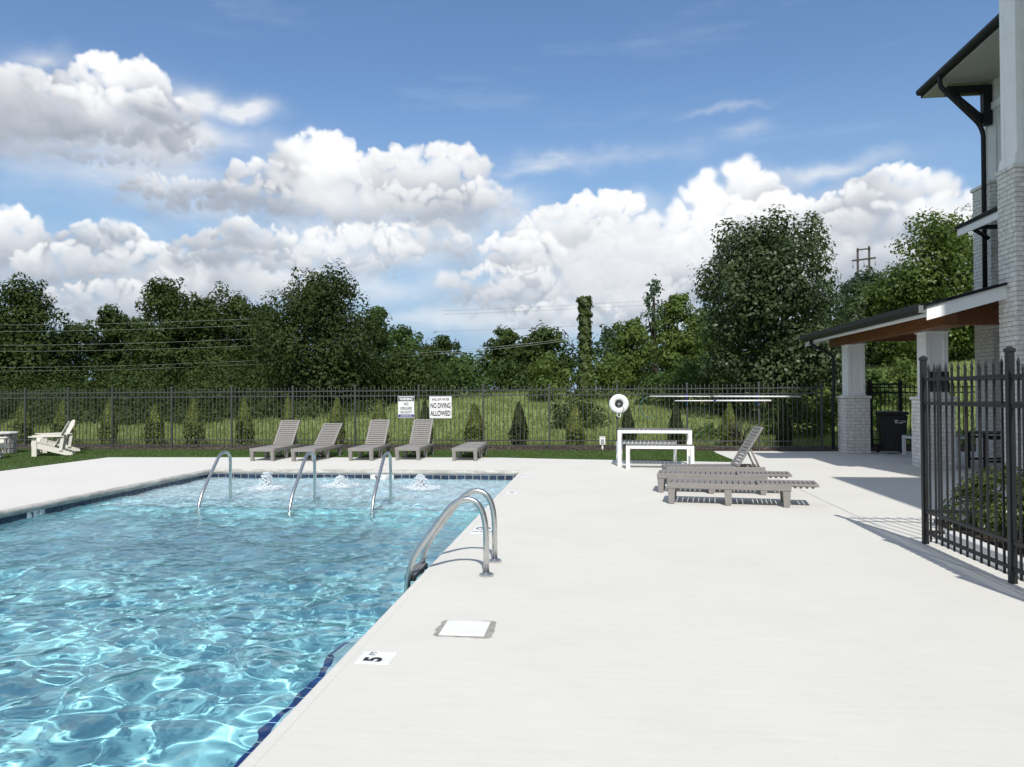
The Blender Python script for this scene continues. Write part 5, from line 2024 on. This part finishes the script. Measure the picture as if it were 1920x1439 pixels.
th = [thuja_mesh(s, 'thuja') for s in range(5)]
thd = [thuja_mesh(s, 'thuja_dark') for s in range(5, 8)]  # darker copy; on the rightmost conifer the shade is put into its colour
stem = MB().tube([(0, 0, -0.05), (0, 0, 0.5)], [0.022, 0.012], 6).mesh('stem', M['bark'])
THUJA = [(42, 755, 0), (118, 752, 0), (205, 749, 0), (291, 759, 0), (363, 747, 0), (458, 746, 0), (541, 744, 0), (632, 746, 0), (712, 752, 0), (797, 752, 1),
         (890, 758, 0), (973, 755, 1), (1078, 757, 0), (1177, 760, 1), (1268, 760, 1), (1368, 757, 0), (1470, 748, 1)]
WHERE = ['at the left edge of the picture', 'behind the fanned garden chair', 'behind the third fence post from the left', 'in the bay right of the third post', 'alone in the wide bay left of the hand rails',
         'left of the leftmost lounger', 'behind the leftmost lounger', 'behind the second lounger', 'behind the middle lounger', 'between the two signs',
         'above the flat far lounger', 'right of the flat far lounger', 'left of the ring buoy', 'below the ring buoy', 'behind the right end of the white table', 'left of the dry shrub', 'darkest, below the ends of the poles']
for i, ((px, top, dk), wh) in enumerate(zip(THUJA, WHERE)):
    y = 21.55 + rnd.uniform(-0.12, 0.12)
    p = at_y(px, 800, y)
    z = float(ground_z(p.x, y))
    h = (at_y(px, top, y).z - z) / 1.24
    t = thing('conifer', 'slim conifer beyond the fence ' + wh, 'conifer', (p.x, y, z), rnd.uniform(0, 6.28), 'slim conifers planted along the fence')
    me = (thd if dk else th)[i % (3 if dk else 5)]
    w = rnd.uniform(0.92, 1.15) * (1.0 if not dk else 0.9)
    place('foliage', me, t, scale=(w, w, h))
    place('stem', stem, t)

# dry leafless shrub
t = thing('dry_shrub', 'bare brown twiggy shrub beyond the fence right of the table', 'shrub', (3.95, 21.2, 0.0))
g = MB()
rr = random.Random(3)


def twig(p, d, L, r, depth):
    q = p + d * L
    m_ = (p + q) / 2 + Vector((rr.uniform(-1, 1), rr.uniform(-1, 1), 0)) * L * 0.08
    g.tube([p, m_, q], [r, r * 0.8, r * 0.5], 5, caps=False)
    if depth:
        for k in range(3):
            nd = (d + Vector((rr.uniform(-1, 1), rr.uniform(-1, 1), rr.uniform(-0.2, 0.7))) * 0.75).normalized()
            twig(p + d * L * rr.uniform(0.5, 1.0), nd, L * rr.uniform(0.5, 0.75), r * 0.55, depth - 1)


for k in range(7):
    twig(Vector((0, 0, 0)), Vector((rr.uniform(-0.6, 0.6), rr.uniform(-0.6, 0.6), 1)).normalized(), rr.uniform(0.35, 0.55), 0.014, 3)
g.build('branches', M['pole_wood'], t)

# glossy shrubs in the bed behind the near fence
GL = [(4.15, 8.75, 0.60, 'glossy shrub behind the near fence, closest to the corner post'), (4.25, 8.2, 0.74, 'tallest glossy shrub behind the near fence'),
      (3.90, 7.30, 0.60, 'glossy shrub at the right edge of the picture behind the fence'), (4.75, 8.6, 0.66, 'glossy shrub at the back of the planting bed'), (4.0, 6.4, 0.8, 'glossy shrub behind the fence, mostly out of the picture')]
for i, (x, y, h, lab) in enumerate(GL):
    rg = np.random.default_rng(300 + i)
    t = thing('shrub', lab, 'shrub', (x, y, 0.05), 0, 'glossy shrubs in the planting bed')
    cl = []
    for k in range(26):
        a = rg.uniform(0, 6.28)
        zz = rg.uniform(0.12, 0.92) * h
        r_ = 0.34 * (1 - (zz / h) ** 3) * rg.random() ** 0.5
        cr = rg.uniform(0.08, 0.16)
        cl.append((r_ * math.cos(a), r_ * math.sin(a), zz, cr, cr, cr))
    P, N = clump_leaves(rg, cl, 1500, 0.06, up=0.5, inner=0.3)
    V, F = leaves(rg, P, N, 0.062, 0.48)
    place('foliage', np_mesh('foliage', V, F, LEAF['glossy']), t)
    g = MB()
    for k in range(6):
        c = cl[k * 3]
        g.tube([(0.02 * k - 0.05, 0, 0), tuple(Vector(c[:3]) * 0.55), tuple(c[:3])], [0.010, 0.007, 0.004], 5)
    g.build('stems', M['bark'], t)

# ivy-clad pole
p = at_y(1100, 735, 40)
z0 = float(ground_z(p.x, 40))
H = at_y(1100, 558, 40).z - z0
t = thing('ivy_pole', 'tall bare pole thickly wrapped in green ivy', 'pole', (p.x, 40, z0))
MB().tube([(0, 0, -0.3), (0, 0, H * 0.97)], [0.2, 0.15], 10).build('pole', M['pole_wood'], t)
rg = np.random.default_rng(44)
n = 5200
tt = rg.random(n)
a = rg.uniform(0, 6.28, n)
rad = 0.27 + 0.07 * np.sin(5 * a + 30 * tt) + 0.05 * np.sin(70 * tt + a) + 0.75 * np.maximum(0, 0.34 - tt) ** 1.2 + 0.05 * (tt > 0.9)
rad *= rg.uniform(0.75, 1.1, n)
P = np.stack([rad * np.cos(a) - 0.06, rad * np.sin(a), tt * H], -1)
N = np.stack([np.cos(a), np.sin(a), np.full(n, 0.3)], -1)
V, F = leaves(rg, P, N, 0.19, 0.7)
place('ivy', np_mesh('ivy', V, F, LEAF['ivy']), t)

# far timber pole frame of the transmission line
y = 150
pa, pb = at_y(1608, 466, y), at_y(1629.5, 462, y)
zg = float(ground_z(pa.x, y))
t = thing('utility_pole_frame', 'far timber H frame carrying power lines above the trees', 'utility pole', (pa.x, y, zg))
hA, hB, wB = pa.z - zg, pb.z - zg, pb.x - pa.x
MB().tube([(0, 0, 0), (0, 0, hA)], [0.30, 0.2], 8).build('pole', M['pole_wood'], t)
MB().tube([(wB, 0, 0), (wB, 0, hB)], [0.30, 0.2], 8).build('pole', M['pole_wood'], t)
zc = at_y(1619, 487, y).z - zg
MB().box((wB / 2, -0.25, zc), (4.4, 0.25, 0.32), rot=(R(-6), 'Y')).build('cross_arm', M['pole_wood'], t)
MB().box((wB / 2, -0.25, hA - 0.25), (wB + 0.3, 0.22, 0.25), rot=(R(-5), 'Y')).build('top_arm', M['pole_wood'], t)
for k, dx in enumerate((-2.05, 0, 2.05)):
    MB().tube([(wB / 2 + dx, -0.3, zc - 0.1 + 0.1 * dx), (wB / 2 + dx, -0.3, zc - 1.5 + 0.1 * dx)], 0.09, 6).build('insulator', M['grey_tread'], t)

# power lines
WIRES = [((20, 603), (525, 592), 'top'), ((30, 615), (520, 604), 'second'), ((60, 641), (520, 629), 'third'), ((90, 652), (540, 641), 'fourth'), ((100, 683), (520, 669), 'fifth'), ((110, 690), (520, 676), 'lowest')]
for (a, b_, nm) in WIRES:
    A, B_ = at_y(a[0] - 250, a[1] + 5.5, 40), at_y(b_[0] + 130, b_[1] - 3, 39)
    t = thing('power_line', 'thin power line in front of the dark left trees, %s of six' % nm, 'power line', A, group='power lines across the left trees')
    pts = []
    for k in range(17):
        s_ = k / 16
        q = (B_ - A) * s_
        q.z -= 0.25 * 4 * s_ * (1 - s_)
        pts.append(q)
    MB().tube(pts, 0.0065, 5).build('wire', M['wire'], t)
for (a, b_, y0, y1, nm) in (((640, 668), (1092, 632), 39, 39.8, 'upper of the pair sagging to the ivy pole'), ((640, 674), (1092, 635), 39, 39.8, 'lower of the pair sagging to the ivy pole'),
                            ((830, 583), (1520, 541), 48, 60, 'upper of the pair crossing the clouds behind the ivy pole'), ((830, 590), (1520, 549), 48, 60, 'lower of the pair crossing the clouds behind the ivy pole'),
                            ((820, 622), (1480, 584), 48, 60, 'lone line low in the clouds behind the ivy pole')):
    A, B_ = at_y(*a, y0), at_y(*b_, y1)
    t = thing('power_line', 'thin power line, ' + nm, 'power line', A, group='power lines near the ivy pole')
    pts = []
    for k in range(17):
        s_ = k / 16
        q = (B_ - A) * s_
        q.z -= 0.18 * 4 * s_ * (1 - s_)
        pts.append(q)
    MB().tube(pts, 0.009, 5).build('wire', M['wire'], t)

# rough grass of the meadow
rg = np.random.default_rng(55)
n = 60000
y = 21.4 + 26 * rg.random(n) ** 1.7
x = rg.uniform(-1, 1, n) * (4 + 0.75 * y) - 0.11 * y + rg.uniform(-3, 3, n)
z = ground_z(x, y)
a = rg.uniform(0, 6.28, n)
h = rg.uniform(0.05, 0.17, n) * (0.8 + 0.015 * y)
w = 0.012 + 0.0008 * y
P0 = np.stack([x - w * np.cos(a), y - w * np.sin(a), z - 0.01], -1)
P1 = np.stack([x + w * np.cos(a), y + w * np.sin(a), z - 0.01], -1)
P2 = np.stack([x + rg.uniform(-.06, .06, n), y + rg.uniform(-.06, .06, n), z + h], -1)
V = np.stack([P0, P1, P2], 1).reshape(-1, 3)
tag(place('meadow_grass', np_mesh('meadow_grass', V, np.arange(3 * n).reshape(-1, 3), LEAF['grass'])), 'rough sunlit grass of the meadow behind the fence', 'grass', kind='stuff')
